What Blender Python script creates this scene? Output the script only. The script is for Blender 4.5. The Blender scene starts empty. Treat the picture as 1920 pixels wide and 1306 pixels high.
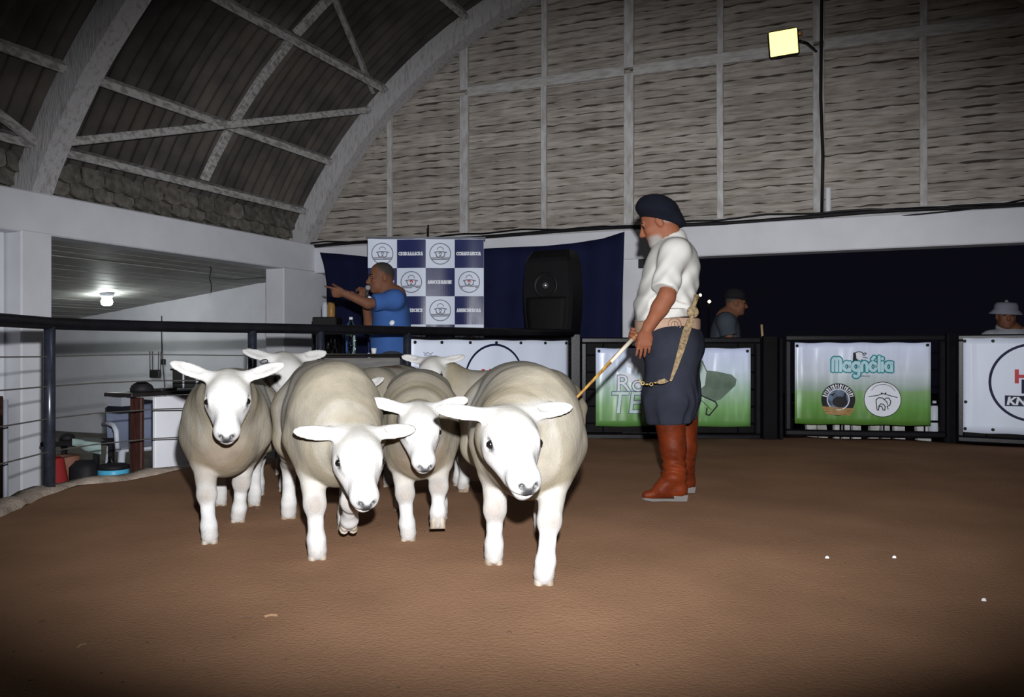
import bpy, bmesh, math, random
import numpy as np
from mathutils import Vector, Matrix

SC = bpy.context.scene
COL = SC.collection
PI = math.pi
random.seed(7)
RNG = np.random.default_rng(7)

# ------------------------------------------------------------------ camera, world, lights, exposure
FPX, VH, CAMH = 1550.0, 655.0, 0.85          # focal length and horizon row for a 1920x1306 frame, lens height in metres
cam_d = bpy.data.cameras.new('camera'); cam = bpy.data.objects.new('camera', cam_d); COL.objects.link(cam)
cam.location = (0, 0, CAMH); cam.rotation_euler = (PI/2, 0, 0)
cam_d.sensor_width = 36.0; cam_d.sensor_fit = 'HORIZONTAL'; cam_d.lens = 36.0*FPX/1920.0
cam_d.shift_y = (VH-653.0)/1920.0
cam_d.clip_start = 0.05; cam_d.clip_end = 200
SC.camera = cam

world = bpy.data.worlds.new('night'); SC.world = world; world.use_nodes = True
bg = world.node_tree.nodes['Background']; bg.inputs[0].default_value = (0.0032, 0.0030, 0.0058, 1); bg.inputs[1].default_value = 1.0

def lamp(name, kind, loc, power, color=(1,1,1), target=None, **kw):
    d = bpy.data.lights.new(name, kind); d.energy = power; d.color = color
    for k, v in kw.items(): setattr(d, k, v)
    o = bpy.data.objects.new(name, d); COL.objects.link(o); o.location = loc
    if target is not None:
        o.rotation_euler = (Vector(target)-Vector(loc)).to_track_quat('-Z', 'Y').to_euler()
    return o
# the photographer's flash, just above and right of the lens, with its soft-edged beam
fl_ = lamp('camera_flash', 'SPOT', (0.05, 0.02, 1.10), 1620, (0.97, 0.98, 1.0), target=(0.05, 6.0, 0.80),
     spot_size=math.radians(94), spot_blend=0.75, shadow_soft_size=0.03)
fl_.scale = (1.0, 0.53, 1.0)          # a flash head throws a wider beam across than up and down
# two added fill lights under the roof, out of view above the ring
lamp('fill_light', 'AREA', (-0.6, 4.6, 4.55), 9, (0.93, 0.95, 1.0), target=(-1.2, 6.4, 0), shape='RECTANGLE', size=1.6, size_y=0.4)
lamp('fill_light', 'AREA', (3.4, 4.0, 4.7), 9, (0.95, 0.95, 1.0), target=(3.2, 5.8, 0), shape='RECTANGLE', size=1.6, size_y=0.4)

SC.view_settings.view_transform = 'Standard'; SC.view_settings.look = 'None'
SC.view_settings.exposure = 0.0; SC.view_settings.gamma = 1.0; SC.view_settings.use_curve_mapping = False
try: SC.cycles.use_denoising = True
except Exception: pass

# ------------------------------------------------------------------ helpers
def P(px, py, y):
    "world point at depth y that the photograph shows at pixel (px, py)"
    return Vector(((px-960.0)/FPX*y, y, CAMH-(py-VH)/FPX*y))
BU = Vector((math.cos(math.radians(-23)), math.sin(math.radians(-23)), 0))      # along the gable wall
BV = Vector((-math.sin(math.radians(23)), -math.cos(math.radians(23)), 0))      # along the left wall, towards the lens
BC = Vector((-2.5, 10.8, 0))
def B(u, v, z=0.0):
    p = BC+BU*u+BV*v; return Vector((p.x, p.y, z))

ORG = {}
def org(o): return ORG.get(o.name, Vector((0, 0, 0))) if o else Vector((0, 0, 0))
def tag(o, label=None, cat=None, group=None, kind=None):
    if label: o['label'] = label
    if cat: o['category'] = cat
    if group: o['group'] = group
    if kind: o['kind'] = kind
    return o
def empty(name, loc=(0,0,0), label=None, cat=None, group=None, kind=None, rz=0.0, parent=None):
    o = bpy.data.objects.new(name, None); COL.objects.link(o); o.empty_display_size = 0.1
    o.location = Vector(loc)-(org(parent) if parent else Vector((0,0,0))); o.rotation_euler.z = rz; ORG[o.name] = Vector(loc)
    if parent: o.parent = parent
    return tag(o, label, cat, group, kind)
def link(name, me, parent=None, mat=None, smooth=True, loc=(0,0,0)):
    o = bpy.data.objects.new(name, me); COL.objects.link(o); o.location = loc
    if parent: o.parent = parent; ORG[o.name] = org(parent)
    if mat is not None:
        me.materials.clear()
        for m in (mat if isinstance(mat, (list, tuple)) else [mat]): me.materials.append(m)
    if smooth: me.polygons.foreach_set('use_smooth', [True]*len(me.polygons))
    return o

class MB:
    "collects shapes in world space; build() links them as one mesh"
    def __init__(s): s.v = []; s.f = []; s.m = []
    def raw(s, vs, fs, m=0):
        n = len(s.v); s.v += [Vector(p) for p in vs]; s.f += [[i+n for i in f] for f in fs]; s.m += [m]*len(fs); return s
    def hexa(s, p, m=0):   # 8 points: bottom 0-3, top 4-7
        return s.raw(p, [(3,2,1,0),(4,5,6,7),(0,1,5,4),(1,2,6,5),(2,3,7,6),(3,0,4,7)], m)
    def box(s, c, size, ax=None, m=0, bev=0.0):
        c = Vector(c); X, Y, Z = ax or (Vector((1,0,0)), Vector((0,1,0)), Vector((0,0,1)))
        hx, hy, hz = size[0]/2, size[1]/2, size[2]/2
        if bev <= 0:
            q = [c+X*a*hx+Y*b*hy+Z*d*hz for d in (-1,1) for a, b in ((-1,-1),(1,-1),(1,1),(-1,1))]
            return s.hexa(q, m)
        # chamfered box: 24 vertices
        vs, idx = [], {}
        for sx in (-1,1):
            for sy in (-1,1):
                for sz in (-1,1):
                    for k in range(3):
                        h = [hx-bev, hy-bev, hz-bev]; h[k] = (hx, hy, hz)[k]
                        idx[(sx,sy,sz,k)] = len(vs); vs.append(c+X*sx*h[0]+Y*sy*h[1]+Z*sz*h[2])
        fs = []
        for k in range(3):
            for sg in (-1,1):
                o = [i for i in range(3) if i != k]; f = []
                for a, b in ((-1,-1),(1,-1),(1,1),(-1,1)):
                    t = [0,0,0]; t[k] = sg; t[o[0]] = a; t[o[1]] = b; f.append(idx[(*t, k)])
                fs.append(f)
        for k in range(3):
            o = [i for i in range(3) if i != k]
            for a in (-1,1):
                for b in (-1,1):
                    q = []
                    for e, kk in ((-1,o[0]),(1,o[0]),(1,o[1]),(-1,o[1])):
                        t = [0,0,0]; t[k] = e; t[o[0]] = a; t[o[1]] = b; q.append(idx[(*t, kk)])
                    fs.append(q)
        for sx in (-1,1):
            for sy in (-1,1):
                for sz in (-1,1): fs.append([idx[(sx,sy,sz,k)] for k in range(3)])
        return s.raw(vs, fs, m)
    def beam(s, a, b, w, h, up=(0,0,1), m=0, bev=0.0):
        a, b = Vector(a), Vector(b); d = (b-a); L = d.length; d.normalize()
        up = Vector(up); y = up.cross(d)
        if y.length < 1e-4: y = Vector((1,0,0)).cross(d)
        y.normalize(); z = d.cross(y)
        return s.box((a+b)/2, (L, w, h), (d, y, z), m, bev)
    def tube(s, pts, r, n=8, m=0, cap=True):
        pts = [Vector(p) for p in pts]; rs = r if isinstance(r, (list, tuple)) else [r]*len(pts)
        vs, fs = [], []; prev = None
        for i, p in enumerate(pts):
            d = (pts[min(i+1, len(pts)-1)]-pts[max(i-1, 0)]).normalized()
            if prev is None:
                x = d.orthogonal().normalized()
            else:
                x = (prev-d*prev.dot(d)).normalized()
            prev = x; y = d.cross(x)
            for k in range(n):
                a = 2*PI*k/n; vs.append(p+(x*math.cos(a)+y*math.sin(a))*rs[i])
        for i in range(len(pts)-1):
            for k in range(n):
                k2 = (k+1) % n; fs.append((i*n+k, i*n+k2, (i+1)*n+k2, (i+1)*n+k))
        if cap: fs.append(tuple(reversed(range(n)))); fs.append(tuple(range((len(pts)-1)*n, len(pts)*n)))
        return s.raw(vs, fs, m)
    def lathe(s, prof, c, n=20, ax=None, m=0):
        "prof: list of (r, z)"
        c = Vector(c); X, Y, Z = ax or (Vector((1,0,0)), Vector((0,1,0)), Vector((0,0,1)))
        vs, fs = [], []
        for r, z in prof:
            for k in range(n):
                a = 2*PI*k/n; vs.append(c+X*r*math.cos(a)+Y*r*math.sin(a)+Z*z)
        for i in range(len(prof)-1):
            for k in range(n):
                k2 = (k+1) % n; fs.append((i*n+k, i*n+k2, (i+1)*n+k2, (i+1)*n+k))
        fs.append(tuple(reversed(range(n)))); fs.append(tuple(range((len(prof)-1)*n, len(prof)*n)))
        return s.raw(vs, fs, m)
    def torus(s, c, R, r, ax, n=24, k=8, m=0):
        X, Y, Z = ax; c = Vector(c); vs, fs = [], []
        for i in range(n):
            a = 2*PI*i/n; d = X*math.cos(a)+Y*math.sin(a)
            for j in range(k):
                b = 2*PI*j/k; vs.append(c+d*(R+r*math.cos(b))+Z*r*math.sin(b))
        for i in range(n):
            for j in range(k):
                fs.append((i*k+j, ((i+1)%n)*k+j, ((i+1)%n)*k+(j+1)%k, i*k+(j+1)%k))
        return s.raw(vs, fs, m)
    def mesh(s, name, o=(0,0,0)):
        me = bpy.data.meshes.new(name); o = Vector(o)
        me.from_pydata([p-o for p in s.v], [], s.f); me.polygons.foreach_set('material_index', s.m); me.update()
        return me
    def build(s, name, mat, parent=None, smooth=False, local=False):
        me = s.mesh(name, (0,0,0) if local else org(parent))
        bm = bmesh.new(); bm.from_mesh(me); bmesh.ops.recalc_face_normals(bm, faces=bm.faces); bm.to_mesh(me); bm.free()
        o = link(name, me, parent, mat, smooth)
        return o
    def top(s, name, mat, base, label=None, cat=None, group=None, kind=None, smooth=False):
        "a thing that is one mesh, with its origin at base"
        base = Vector(base); me = s.mesh(name, base)
        bm = bmesh.new(); bm.from_mesh(me); bmesh.ops.recalc_face_normals(bm, faces=bm.faces); bm.to_mesh(me); bm.free()
        o = link(name, me, None, mat, smooth, base); ORG[o.name] = base
        return tag(o, label, cat, group, kind)

# ------------------------------------------------------------------ materials
MATS = {}
def newmat(name):
    m = bpy.data.materials.new(name); m.use_nodes = True; nt = m.node_tree
    return m, nt, nt.nodes, nt.links, nt.nodes['Principled BSDF']
def node(nt, t, **kw):
    n = nt.nodes.new(t)
    for k, v in kw.items():
        if k in n.inputs: n.inputs[k].default_value = v
        else: setattr(n, k, v)
    return n
def ramp(nt, stops):
    r = nt.nodes.new('ShaderNodeValToRGB'); e = r.color_ramp.elements
    while len(e) < len(stops): e.new(0.5)
    for i, (p, c) in enumerate(stops): e[i].position = p; e[i].color = (*c, 1)
    return r
def mat(name, c, rough=0.6, metal=0.0, var=0.15, scale=8.0, bump=0.0, bscale=40.0, stretch=(1,1,1), c2=None, spec=0.2, coords='Object', rnd=0.0, detail=5.0, lo=0.35, hi=0.65):
    "principled material with noise-mixed colour, optional bump and per-object variation"
    m, nt, N, L, b = newmat(name)
    c2 = c2 or tuple(x*(1-var) for x in c)
    tc = node(nt, 'ShaderNodeTexCoord'); mp = node(nt, 'ShaderNodeMapping'); mp.inputs['Scale'].default_value = stretch
    L.new(tc.outputs[coords], mp.inputs[0])
    src = mp.outputs[0]
    if rnd:
        oi = node(nt, 'ShaderNodeObjectInfo'); mu = node(nt, 'ShaderNodeMath', operation='MULTIPLY'); mu.inputs[1].default_value = 37.0
        L.new(oi.outputs['Random'], mu.inputs[0])
        ad = node(nt, 'ShaderNodeVectorMath', operation='ADD'); L.new(src, ad.inputs[0]); L.new(mu.outputs[0], ad.inputs[1]); src = ad.outputs[0]
    nz = node(nt, 'ShaderNodeTexNoise', Scale=scale, Detail=detail); L.new(src, nz.inputs['Vector'])
    rp = ramp(nt, [(lo, c2), (hi, c)]); L.new(nz.outputs[0], rp.inputs[0]); out = rp.outputs[0]
    if rnd:
        hs = node(nt, 'ShaderNodeHueSaturation'); ma = node(nt, 'ShaderNodeMapRange'); ma.inputs[3].default_value = 1-rnd; ma.inputs[4].default_value = 1+rnd
        L.new(oi.outputs['Random'], ma.inputs[0]); L.new(ma.outputs[0], hs.inputs['Value']); L.new(out, hs.inputs['Color']); out = hs.outputs[0]
    L.new(out, b.inputs['Base Color'])
    b.inputs['Roughness'].default_value = rough; b.inputs['Metallic'].default_value = metal; b.inputs['Specular IOR Level'].default_value = spec
    if bump:
        n2 = node(nt, 'ShaderNodeTexNoise', Scale=bscale, Detail=6.0); L.new(src, n2.inputs['Vector'])
        bp = node(nt, 'ShaderNodeBump', Strength=bump, Distance=0.01); L.new(n2.outputs[0], bp.inputs['Height']); L.new(bp.outputs[0], b.inputs['Normal'])
    return m
def emit(name, c, s):
    m, nt, N, L, b = newmat(name); b.inputs['Base Color'].default_value = (*c, 1)
    b.inputs['Emission Color'].default_value = (*c, 1); b.inputs['Emission Strength'].default_value = s; return m
def masked(name, cols, rough=0.85, bump=0.3, bscale=120.0, spec=0.2, sheen=0.0, wrinkle=0.0, noisy=0.08):
    "colour from the point attribute 'mask': base, then R, G, B layers"
    m, nt, N, L, b = newmat(name)
    at = node(nt, 'ShaderNodeAttribute', attribute_name='mask'); sp = node(nt, 'ShaderNodeSeparateColor'); L.new(at.outputs['Color'], sp.inputs[0])
    tc = node(nt, 'ShaderNodeTexCoord'); nz = node(nt, 'ShaderNodeTexNoise', Scale=14.0, Detail=6.0); L.new(tc.outputs['Object'], nz.inputs['Vector'])
    cur = None
    for i, c in enumerate(cols):
        rp = ramp(nt, [(0.3, tuple(x*(1-noisy*2.0) for x in c)), (0.7, tuple(min(1, x*(1+noisy)) for x in c))]); L.new(nz.outputs[0], rp.inputs[0])
        if cur is None: cur = rp.outputs[0]; continue
        mx = node(nt, 'ShaderNodeMix', data_type='RGBA'); L.new(sp.outputs[i-1], mx.inputs[0]); L.new(cur, mx.inputs[6]); L.new(rp.outputs[0], mx.inputs[7]); cur = mx.outputs[2]
    L.new(cur, b.inputs['Base Color'])
    b.inputs['Roughness'].default_value = rough; b.inputs['Specular IOR Level'].default_value = spec
    if sheen: b.inputs['Sheen Weight'].default_value = sheen
    n2 = node(nt, 'ShaderNodeTexNoise', Scale=bscale, Detail=4.0); L.new(tc.outputs['Object'], n2.inputs['Vector'])
    h = n2.outputs[0]
    if wrinkle:
        wv = node(nt, 'ShaderNodeTexWave', Scale=9.0, Distortion=5.0, Detail=2.0); L.new(tc.outputs['Object'], wv.inputs['Vector'])
        wv.bands_direction = 'X'
        mm = node(nt, 'ShaderNodeMath', operation='MULTIPLY'); L.new(wv.outputs['Fac'], mm.inputs[0]); L.new(sp.outputs[0], mm.inputs[1])
        m3 = node(nt, 'ShaderNodeMath', operation='MULTIPLY_ADD'); m3.inputs[1].default_value = wrinkle; L.new(mm.outputs[0], m3.inputs[0]); L.new(n2.outputs[0], m3.inputs[2]); h = m3.outputs[0]
    bp = node(nt, 'ShaderNodeBump', Strength=bump, Distance=0.006); L.new(h, bp.inputs['Height']); L.new(bp.outputs[0], b.inputs['Normal'])
    return m

M = dict(
    sand=mat('sand', (0.275,0.155,0.092), 0.95, var=0.28, scale=1.6, bump=0.4, bscale=90, spec=0.04, lo=0.3, hi=0.7, detail=9),
    clod=mat('clod', (0.10,0.06,0.04), 0.95, bump=0.4),
    concrete=mat('concrete', (0.40,0.33,0.27), 0.95, var=0.45, scale=9, bump=0.6, bscale=60, spec=0.2),
    soil=mat('soil', (0.12,0.085,0.06), 0.95, var=0.4, scale=4, bump=0.5),
    cement=mat('cement', (0.20,0.18,0.16), 0.9, var=0.3, scale=3, bump=0.2),
    plaster=mat('plaster', (0.74,0.75,0.80), 0.85, var=0.08, scale=3, bump=0.12, bscale=70, spec=0.2),
    plank=mat('plank', (0.47,0.43,0.39), 0.9, scale=4, stretch=(0.9,6,7), bump=0.5, bscale=10, c2=(0.27,0.23,0.195), rnd=0.14, lo=0.3, hi=0.62, spec=0.15, detail=9),
    batten=mat('batten', (0.60,0.59,0.59), 0.85, scale=7, stretch=(3,3,1), c2=(0.42,0.40,0.38), bump=0.4, bscale=30, rnd=0.1, spec=0.2),
    batten_h=mat('batten_level', (0.60,0.59,0.59), 0.85, scale=7, stretch=(1,1.5,6), c2=(0.42,0.40,0.38), bump=0.4, bscale=30, rnd=0.1, spec=0.1),
    purlin=mat('purlin', (0.47,0.46,0.455), 0.85, scale=8, stretch=(4,0.8,4), c2=(0.26,0.24,0.225), bump=0.5, bscale=24, rnd=0.12, spec=0.1, lo=0.38, hi=0.56),
    rib=mat('rib', (0.50,0.49,0.50), 0.85, scale=16, stretch=(2.4,1.4,0.5), c2=(0.33,0.305,0.295), bump=0.8, bscale=34, lo=0.28, hi=0.5, detail=9, spec=0.2),
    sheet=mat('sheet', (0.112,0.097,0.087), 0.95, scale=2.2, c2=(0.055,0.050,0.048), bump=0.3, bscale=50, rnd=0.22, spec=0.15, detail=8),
    scallop=mat('scallop', (0.19,0.175,0.155), 0.95, scale=12, c2=(0.10,0.09,0.08), bump=0.8, bscale=30, rnd=0.2, spec=0.15),
    lining=mat('lining', (0.42,0.41,0.39), 0.62, scale=3, var=0.25, rnd=0.12, stretch=(1,4,1)),
    black=mat('black_paint', (0.008,0.008,0.0105), 0.36, var=0.3, scale=12, bump=0.06, spec=0.2),
    blackmat=mat('black_matt', (0.014,0.013,0.015), 0.6, var=0.3, scale=10),
    tarp=mat('dark_sheet', (0.0055,0.005,0.006), 0.65, spec=0.12, var=0.4, scale=6, bump=0.15, bscale=12),
    steel=mat('steel', (0.035,0.04,0.06), 0.28, metal=0.3, var=0.4, scale=20, spec=0.7),
    wire=mat('wire', (0.16,0.15,0.14), 0.45, metal=0.6),
    navy=mat('navy_cloth', (0.007,0.010,0.045), 0.85, var=0.25, scale=3, bump=0.2, bscale=60, spec=0.2),
    vinyl=mat('white_vinyl', (0.72,0.78,0.92), 0.4, var=0.04, scale=2, bump=0.05, bscale=6),
    vinylnavy=mat('navy_print', (0.025,0.032,0.12), 0.3, var=0.15, scale=5),
    ink=mat('dark_ink', (0.012,0.014,0.05), 0.6, spec=0.2), red=mat('red_ink', (0.55,0.012,0.03), 0.5, spec=0.3), inkblack=mat('black_ink', (0.018,0.018,0.022), 0.6, spec=0.2),
    greyink=mat('grey_ink', (0.22,0.23,0.28), 0.5),
    white=mat('white_ink', (0.74,0.77,0.84), 0.4, var=0.03), teal=mat('teal_ink', (0.03,0.26,0.30), 0.35), ice=mat('pale_ink', (0.50,0.72,0.80), 0.35, var=0.1),
    sandink=mat('ochre_ink', (0.42,0.26,0.10), 0.4, c2=(0.22,0.13,0.05), scale=14, stretch=(1,1,6)), blueink=mat('slate_ink', (0.16,0.22,0.33), 0.35, c2=(0.05,0.07,0.11), scale=16),
    paleink=mat('pale_green_ink', (0.56,0.70,0.66), 0.35, var=0.1), glassink=mat('olive_green_ink', (0.20,0.26,0.21), 0.3, c2=(0.10,0.15,0.11), scale=4),
    grommet=mat('grommet', (0.02,0.02,0.02), 0.4, metal=0.5),
    rubber=mat('black_plastic', (0.0055,0.005,0.006), 0.5, spec=0.3, var=0.2, scale=18, bump=0.1, bscale=250),
    grille=mat('grille', (0.005,0.0047,0.0055), 0.6, spec=0.2, var=0.4, scale=160, bump=0.4, bscale=300), chrome=mat('chrome', (0.35,0.35,0.37), 0.3, metal=0.8),
    brown=mat('brown_wood', (0.058,0.022,0.018), 0.5, var=0.45, scale=6, stretch=(6,6,1), bump=0.1), darktop=mat('dark_top', (0.022,0.018,0.018), 0.35, var=0.3, scale=8),
    greyboard=mat('grey_board', (0.20,0.19,0.18), 0.7, var=0.25, scale=5, stretch=(1,1,8), bump=0.2),
    plastic=mat('white_plastic', (0.52,0.55,0.62), 0.4, var=0.05), bluegrey=mat('blue_grey_cover', (0.17,0.20,0.29), 0.7, var=0.15, bump=0.15),
    blue=mat('blue_plastic', (0.05,0.16,0.26), 0.35, var=0.1), cyan=mat('cyan_plastic', (0.08,0.40,0.62), 0.35, var=0.05),
    terracotta=mat('terracotta', (0.24,0.11,0.075), 0.7, var=0.25), redcloth=mat('red_cloth', (0.26,0.02,0.02), 0.8),
    paper=mat('paper', (0.66,0.68,0.70), 0.7, var=0.04), greenish=mat('pale_green_cloth', (0.30,0.40,0.38), 0.8),
    amber=mat('amber', (0.36,0.19,0.055), 0.35), cane=mat('cane', (0.50,0.30,0.075), 0.4, c2=(0.30,0.14,0.04), scale=30, stretch=(1,1,.5)), handle=mat('wood_handle', (0.26,0.11,0.05), 0.4),
    canewhite=mat('cane_white', (0.72,0.66,0.55), 0.5), leather=mat('plaited_leather', (0.28,0.20,0.11), 0.6, c2=(0.12,0.085,0.05), scale=60, bump=0.4, bscale=120), brass=mat('brass', (0.50,0.36,0.12), 0.4, metal=0.5, c2=(0.3,0.2,0.08)),
    eye=mat('eye', (0.006,0.005,0.005), 0.12, spec=0.8), eyewhite=mat('eye_white', (0.55,0.5,0.45), 0.3),
    hoof=mat('hoof', (0.36,0.32,0.27), 0.7, c2=(0.20,0.15,0.10), scale=16), eartag=mat('ear_tag', (0.05,0.05,0.05), 0.4),
    twigstraw=mat('dull_straw', (0.26,0.16,0.09), 0.9), straw=mat('straw', (0.42,0.30,0.16), 0.8), stone=mat('white_stone', (0.56,0.56,0.56), 0.9, c2=(0.33,0.32,0.31), scale=9, bump=0.6, bscale=25),
    gridmetal=mat('router_black', (0.03,0.03,0.03), 0.4), grey=mat('grey_plastic', (0.25,0.26,0.30), 0.5),
    lampglow=emit('lamp_glow', (1.0, 0.80, 0.22), 2.4), bulb=emit('bulb_glow', (0.92,1.0,0.97), 95.0), star=emit('street_lamp_glow', (1.0,0.85,0.5), 4.0),
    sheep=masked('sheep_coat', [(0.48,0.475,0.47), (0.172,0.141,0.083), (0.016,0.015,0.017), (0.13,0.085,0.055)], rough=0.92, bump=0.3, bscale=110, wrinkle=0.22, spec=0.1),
    skin=masked('skin', [(0.20,0.072,0.038), (0.22,0.205,0.19), (0.22,0.06,0.045), (0.24,0.12,0.08)], rough=0.6, bump=0.12, bscale=160, spec=0.15),
    skindark=masked('skin_dark', [(0.165,0.072,0.042), (0.045,0.04,0.038), (0.14,0.05,0.045), (0.10,0.05,0.035)], rough=0.6, bump=0.1, bscale=160, spec=0.15),
    shirt=mat('white_shirt', (0.46,0.447,0.42), 0.85, var=0.05, scale=6, bump=0.15, bscale=300, spec=0.2),
    trouser=mat('slate_trousers', (0.026,0.028,0.040), 0.95, var=0.25, scale=7, bump=0.15, bscale=200, spec=0.0),
    boot=mat('boot_leather', (0.125,0.022,0.006), 0.42, c2=(0.07,0.012,0.004), scale=9, bump=0.3, bscale=110, spec=0.08), bootfoot=mat('boot_foot', (0.33,0.14,0.07), 0.6, c2=(0.2,0.08,0.045), scale=12, bump=0.4, bscale=60),
    sole=mat('sole', (0.13,0.12,0.115), 0.8), beret=mat('beret_felt', (0.0042,0.005,0.0105), 0.95, var=0.2, scale=20, bump=0.3, bscale=150, spec=0.15),
    belt=mat('tan_belt', (0.36,0.24,0.17), 0.6, c2=(0.27,0.17,0.12), scale=9, bump=0.15), beltdark=mat('belt_emboss', (0.20,0.13,0.09), 0.6),
    polo=mat('blue_polo', (0.045,0.115,0.34), 0.9, var=0.15, scale=6, bump=0.15, bscale=220, spec=0.2), badge=mat('badge', (0.70,0.72,0.72), 0.4),
    greyshirt=mat('grey_blue_shirt', (0.055,0.065,0.085), 0.9, var=0.2), darkhat=mat('dark_hat', (0.012,0.012,0.014), 0.9), palehat=mat('pale_hat', (0.20,0.20,0.25), 0.9, var=0.2, bump=0.2), paleshirt=mat('pale_shirt', (0.34,0.36,0.40), 0.9),
    jeans=mat('dark_jeans', (0.03,0.035,0.05), 0.9), mic=mat('mic_grille', (0.42,0.43,0.45), 0.4, metal=0.5, bump=0.6, bscale=400),
    redmark=mat('red_mark', (0.22,0.10,0.07), 0.9),
)
def glass(name, c, rough=0.03):
    m, nt, N, L, b = newmat(name); b.inputs['Base Color'].default_value = (*c, 1); b.inputs['Transmission Weight'].default_value = 1.0
    b.inputs['Roughness'].default_value = rough; b.inputs['IOR'].default_value = 1.3; return m
M['gap_shade'] = mat('gap_shade', (0.085,0.072,0.06), 0.95)
M['glass'] = glass('clear_glass', (0.9,0.95,0.95)); M['pet'] = glass('bottle_plastic', (0.75,0.95,0.9)); M['label_green'] = mat('bottle_label', (0.40,0.72,0.64), 0.5, var=0.1)
def gradient(name, stops, rough=0.28, wave=0.35):
    "printed vertical gradient on glossy vinyl"
    m, nt, N, L, b = newmat(name)
    tc = node(nt, 'ShaderNodeTexCoord'); sp = node(nt, 'ShaderNodeSeparateXYZ'); L.new(tc.outputs['Generated'], sp.inputs[0])
    nz = node(nt, 'ShaderNodeTexNoise', Scale=3.0, Detail=4.0); mp = node(nt, 'ShaderNodeMapping'); mp.inputs['Scale'].default_value = (1,1,5); L.new(tc.outputs['Object'], mp.inputs[0]); L.new(mp.outputs[0], nz.inputs['Vector'])
    ma = node(nt, 'ShaderNodeMath', operation='MULTIPLY_ADD'); ma.inputs[1].default_value = 0.10; L.new(nz.outputs[0], ma.inputs[0]); L.new(sp.outputs[2], ma.inputs[2])
    sb = node(nt, 'ShaderNodeMath', operation='SUBTRACT'); sb.inputs[1].default_value = 0.05; L.new(ma.outputs[0], sb.inputs[0])
    rp = ramp(nt, stops); L.new(sb.outputs[0], rp.inputs[0]); L.new(rp.outputs[0], b.inputs['Base Color'])
    b.inputs['Roughness'].default_value = rough
    n2 = node(nt, 'ShaderNodeTexNoise', Scale=5.0, Detail=1.0); m2 = node(nt, 'ShaderNodeMapping'); m2.inputs['Scale'].default_value = (2.2,1,0.5); L.new(tc.outputs['Object'], m2.inputs[0]); L.new(m2.outputs[0], n2.inputs['Vector'])
    bp = node(nt, 'ShaderNodeBump', Strength=wave, Distance=0.03); L.new(n2.outputs[0], bp.inputs['Height']); L.new(bp.outputs[0], b.inputs['Normal'])
    return m
M['field'] = gradient('field_print', [(0.0,(0.075,0.18,0.03)),(0.22,(0.13,0.30,0.07)),(0.40,(0.22,0.38,0.17)),(0.43,(0.30,0.40,0.33)),(0.62,(0.58,0.64,0.72)),(1.0,(0.70,0.76,0.98))])
M['meadow'] = gradient('meadow_print', [(0.0,(0.09,0.22,0.05)),(0.25,(0.20,0.40,0.15)),(0.5,(0.40,0.57,0.47)),(0.7,(0.64,0.74,0.88)),(1.0,(0.66,0.73,0.98))])

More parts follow.
